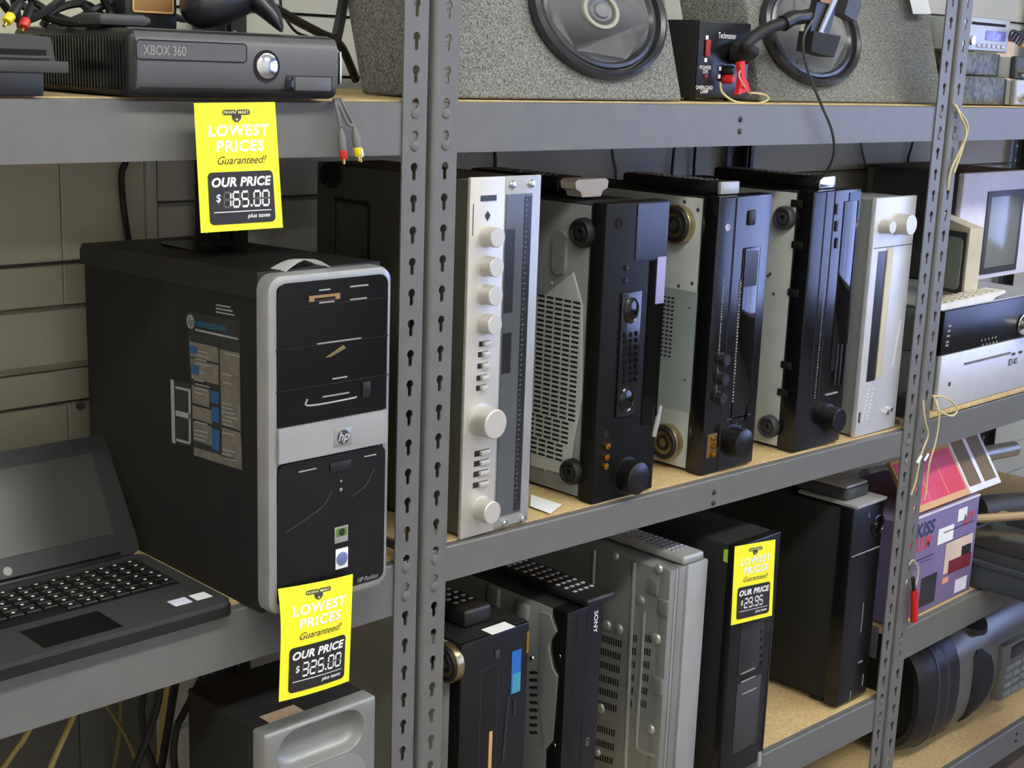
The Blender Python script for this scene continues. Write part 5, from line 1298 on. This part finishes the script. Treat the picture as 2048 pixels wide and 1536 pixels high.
t.part('title_lettering', MB().text('UKISS', F, *Q(.10, .80), .040, .03, .1, 'LEFT', 1.0), 'print_navy')
t.part('red_lettering', MB().text('VACUUM', F, *Q(.06, .66), .040, .03, .1, 'LEFT', .62), 'print_red')
t.part('kit_lettering', MB().text('KIT', F, *Q(.80, .74), .034, .02, .1, 'LEFT', .9), 'print_red')
lay('print_navy', 'small_print', [(.06, .56, .45, .575), (.06, .52, .25, .53), (.28, .525, .42, .535), (.06, .48, .25, .49), (.55, .74, .95, .75), (.60, .62, .90, .63)])
lay('paper_white', 'price_label', [(.72, .80, .84, .93)]); lay('paper_white', 'bar_label', [(.48, .64, .68, .80)])
ph = lay('photo_cream', 'front_photo', [(.60, .30, .96, .62)]); lay('photo_maroon', 'photo_shirt', [(.66, .28, .96, .42)], .0009); lay('tag_black', 'photo_hair', [(.82, .42, .95, .52)], .0009)
lay('dial_dark', 'product_picture', [(.32, .06, .52, .36)]); lay('print_pink', 'red_dot', [(.60, .20, .68, .26)]); lay('lilac_plastic', 'lower_panel', [(.78, .04, .94, .18)])
lay('photo_cream', 'left_photo', [(.08, .30, .22, .42)])
zz = z1+.0016
# pink picture panel and brown card lying on the carton
def tilted(name, label, cat, px4, ytop, ybot, th, material):
    pass
p0, p1 = PY(1838, 960, .03), PY(1942, 938, .03)
t = Thing('picture_frame', 'tan framed picture of pink panels leaning on the purple carton', 'picture', ((p0.x+p1.x)/2, .1, zz))
ax = V((1, 0, 0)); W = V((0, .55, .83)).normalized(); N = V((0, -W.z, W.y)); o = V((p0.x-.02, .032, zz+.0005)); L_ = p1.x-p0.x+.02; Hh = .115
t.part('frame', MB().obox(o, ax*L_, W*Hh, N*.010, .002), 'picture_tan')
pp = t.part('picture', MB().obox(o+ax*.006+W*.014+N*.010, ax*(L_-.016), W*(Hh-.022), N*.0012), 'pink_picture')
mb = MB()
for k in (1, 2): mb.obox(o+ax*(.006+(L_-.016)*k/3)+W*.016+N*.0112, ax*.002, W*(Hh-.026), N*.0006)
t.part('picture_lines', mb, 'print_pink', parent=pp, stuff=True)
o2 = o+ax*(L_+.004); 
t = Thing('patterned_board', 'lilac board with two brown panels leaning beside the pink picture', 'board', (o2.x+.06, .1, zz))
t.part('board', MB().obox(o2, ax*.135, W*(Hh+.012), N*.008, .002), 'lilac_plastic')
for k in (0, 1): t.part('brown_panel', MB().obox(o2+ax*(.006+.066*k)+W*.014+N*.008, ax*.050, W*(Hh-.010), N*.0008), 'brown_print')
# red handled tool hanging by the post
a = PY(1829, 1180, -.012)
t = Thing('screwdriver', 'red handled screwdriver hanging against the purple carton', 'tool', a)
t.part('handle', MB().tube([PY(1829, 1180, -.012), PY(1828, 1242, -.012)], .0075, 10, 1), 'red_plastic')
t.part('ferrule', MB().tube([PY(1826, 1155, -.012), PY(1828, 1182, -.012)], .0042, 8, 1), 'black_plastic')
cable('pale loop of wire holding the red screwdriver', [PY(1818, 1130, -.010), PY(1826, 1120, -.010), PY(1836, 1135, -.010), PY(1834, 1160, -.010), PY(1828, 1178, -.011)], .0015, 'cable_cream')
# dark tray of parts standing out over the aisle on the third shelf
tx = x1+.014
zt = Z3(tx+.36)+.0006
t = Thing('parts_tray', 'dark slate plastic tray full of parts beside the purple carton', 'tray', (tx+.18, .0, zt))
W_, D0, D1, H_ = .36, -.30, .13, .062
t.part('floor_panel', MB().box(tx, tx+W_, D0, D1, zt, zt+.004), 'tray_slate' if 'tray_slate' in _M else mat('tray_slate', (62, 68, 74), .5))
for nm, bx in (('side_wall', (tx, tx+.004, D0, D1)), ('side_wall', (tx+W_-.004, tx+W_, D0, D1)), ('end_wall', (tx, tx+W_, D0, D0+.004)), ('end_wall', (tx, tx+W_, D1-.004, D1))):
    t.part(nm, MB().box(*bx, zt+.002, zt+H_, .001), 'tray_slate')
t.part('rim', MB().box(tx-.006, tx+.003, D0-.004, D1, zt+H_-.012, zt+H_, .002), 'tray_slate')
t = Thing('car_stereo', 'old black car radio lying in the dark parts tray', 'car stereo', (tx+.1, -.02, zt+.005), None)
t.part('case', MB().box(tx+.012, tx+.19, -.17, .085, zt+.0045, zt+.085, .003), 'dark_grey')
t.part('lid', MB().box(tx+.010, tx+.192, -.16, .080, zt+.085, zt+.090, .001), 'dial_dark')
t.part('screw', MB().cyl((tx+.012, .03, zt+.05), (-1, 0, 0), .004, .002, 12), 'chrome')
cx, cy = 1.86, .10; zc = Z3(cx)+.001
t = Thing('cable_coil', 'khaki coil of cable heaped behind the parts tray', 'cable', (1.86, .30, zc))
pts = []
for i in range(40):
    a = i*.62; pts.append(V((1.86+(.10+.012*math.sin(i*1.7))*math.cos(a), .30+(.07+.01*math.cos(i*1.3))*math.sin(a), zc+.016+i*.0022)))
t.part('coil', MB().tube(pts, .0075, 7, 4), 'tan_tool')
t.part('tie', MB().tube([V((1.96, .30, zc+.002)), V((1.985, .30, zc+.05)), V((1.96, .30, zc+.112)), V((1.935, .30, zc+.05)), V((1.96, .30, zc+.002))], .003, 6, 4), 'black_plastic')
t = Thing('hand_drill', 'dusty dark power tool lying behind the parts tray', 'tool', (2.12, .15, zc))
t.part('body', MB().tube([V((2.01, .22, zc+.04)), V((2.10, .19, zc+.042)), V((2.22, .15, zc+.04))], .036, 14, 4, .026), 'dark_grey')
t.part('chuck', MB().tube([V((2.21, .154, zc+.04)), V((2.27, .13, zc+.038))], .018, 12, 1, .010), 'steel_light')
t.part('handle', MB().tube([V((2.04, .21, zc+.03)), V((2.05, .14, zc+.022)), V((2.06, .08, zc+.021))], .020, 12, 3), 'tan_tool')
solo('steel_pipe', 'bright steel pipe propped on the heap behind the parts tray', 'pipe', MB().tube([V((1.78, .40, zc+.125)), V((2.30, .28, zc+.135))], .020, 12, 1), 'steel_light', (1.78, .40, zc))
solo('wooden_stick', 'tan wooden stick lying across the parts tray', 'stick', MB().tube([V((tx+.02, .16, zt+.104)), V((tx+.14, .10, zt+.102)), V((tx+.30, .02, zt+.1005))], .010, 10, 4), 'tan_tool', (tx+.02, .16, zt+.1))

# ------------------------------------------------------------------ right unit, lowest shelf: boombox
zb = .1425
y0 = .05
bx0 = 1.500; bxl = .76
t = Thing('boombox', 'silver and black portable stereo with drop shaped speaker grille', 'boombox', (bx0+.38, .165, zb))
prof = []
for k in range(32):
    a = 2*math.pi*k/32; cy, cz = math.cos(a), math.sin(a)
    prof.append((.165+.125*math.copysign(abs(cy)**.75, cy), zb+.145+.142*math.copysign(abs(cz)**.75, cz)))
def sweep(seq):
    mb = MB(); R = [[mb.bm.verts.new(V((x, .165+(p[0]-.165)*s_, zb+.145+(p[1]-zb-.145)*s_))) for p in prof] for x, s_ in seq]
    for A, B in zip(R, R[1:]):
        for k in range(32): mb.bm.faces.new([A[k], A[(k+1) % 32], B[(k+1) % 32], B[k]])
    mb.bm.faces.new(R[0][::-1]); mb.bm.faces.new(R[-1]); return mb
t.part('body', sweep([(bx0+.14, .95), (bx0+.155, .985), (bx0+bxl-.155, .985), (bx0+bxl-.14, .95)]), 'boombox_silver', smooth=50)
for xa, xb in ((bx0+.155, bx0), (bx0+bxl-.155, bx0+bxl)):
    d = 1 if xb > xa else -1
    e = t.part('bass_end', sweep([(xa, .94), (xa+d*.004, .995), (xa+d*.08, 1.0), (xb-d*.02, .96), (xb, .88), (xb, .78), (xb-d*.02, .72), (xb-d*.03, .3)]), 'black_plastic', smooth=50)
    for q in (.05, .09): t.part('groove_ring', sweep([(xa+d*q, .99), (xa+d*(q+.001), 1.004), (xa+d*(q+.007), 1.004), (xa+d*(q+.008), .99)]), 'dark_grey', parent=e, smooth=50)
c = V((bx0+.245, .165-.124, zb+.130))
dr = [(-.030, .070), (-.016, .084), (.010, .080), (.042, .060), (.062, .025), (.064, -.010), (.050, -.048), (.024, -.075), (-.004, -.090), (-.026, -.094), (-.031, -.05), (-.032, .02)]
def onbody(u, v, off):
    h = abs((c.z+v-zb-.145)/.142); yy = .165-.985*.125*max(0, 1-min(1, h)**(2/.75))**(.75/2); return V((c.x+u, yy-off, c.z+v))
mb = MB(); bm = mb.bm; R = []
for k_, o_ in ((1.0, -.004), (1.0, .004), (.9, .007), (.45, .009)): R.append([bm.verts.new(onbody(u*k_, v*k_, o_)) for u, v in dr])
for A, B in zip(R, R[1:]):
    for k in range(len(dr)): bm.faces.new([A[k], A[(k+1) % len(dr)], B[(k+1) % len(dr)], B[k]])
bm.faces.new(R[-1]); t.part('speaker_grille', mb, 'black_matte', smooth=50)
t.part('cassette_door', MB().box(bx0+.335, bx0+.47, .030, .06, zb+.06, zb+.20, .008), 'boombox_silver')
t.part('display', MB().box(bx0+.37, bx0+.45, .027, .035, zb+.16, zb+.19, .002), 'dial_dark')
for i in range(4):
    for j in range(3): t.part('key', MB().box(bx0+.345+j*.040, bx0+.380+j*.040, .025, .034, zb+.070+i*.021, zb+.083+i*.021, .003), 'steel_chassis_dark')
t.part('top_dial', MB().lathe(V((bx0+.26, .10, zb+.262)), V((0, -.35, 1)), [(.055, 0), (.050, .012), (.03, .016), (0, .017)], 26), 'black_plastic')
t.part('handle', MB().tube([V((bx0+.10, .20, zb+.24)), V((bx0+.11, .24, zb+.312)), V((bx0+.38, .25, zb+.325)), V((bx0+.65, .24, zb+.312)), V((bx0+.66, .20, zb+.24))], .011, 10, 6), 'black_plastic')
for xx in (bx0+.20, bx0+.56): t.part('rubber_foot', MB().box(xx-.03, xx+.03, .10, .22, zb-.0005, zb+.012, .003), 'black_rubber')
solo('cardboard_roll', 'olive cardboard tube lying below the lowest board by the post', 'tube', MB().lathe(V((1.13, .05, .10)), V((-.3, 1, 0)), [(.10, 0), (.10, .30), (.085, .30), (.085, 0), (.10, 0)], 24), 'olive_thing', (1.13, .2, 0))
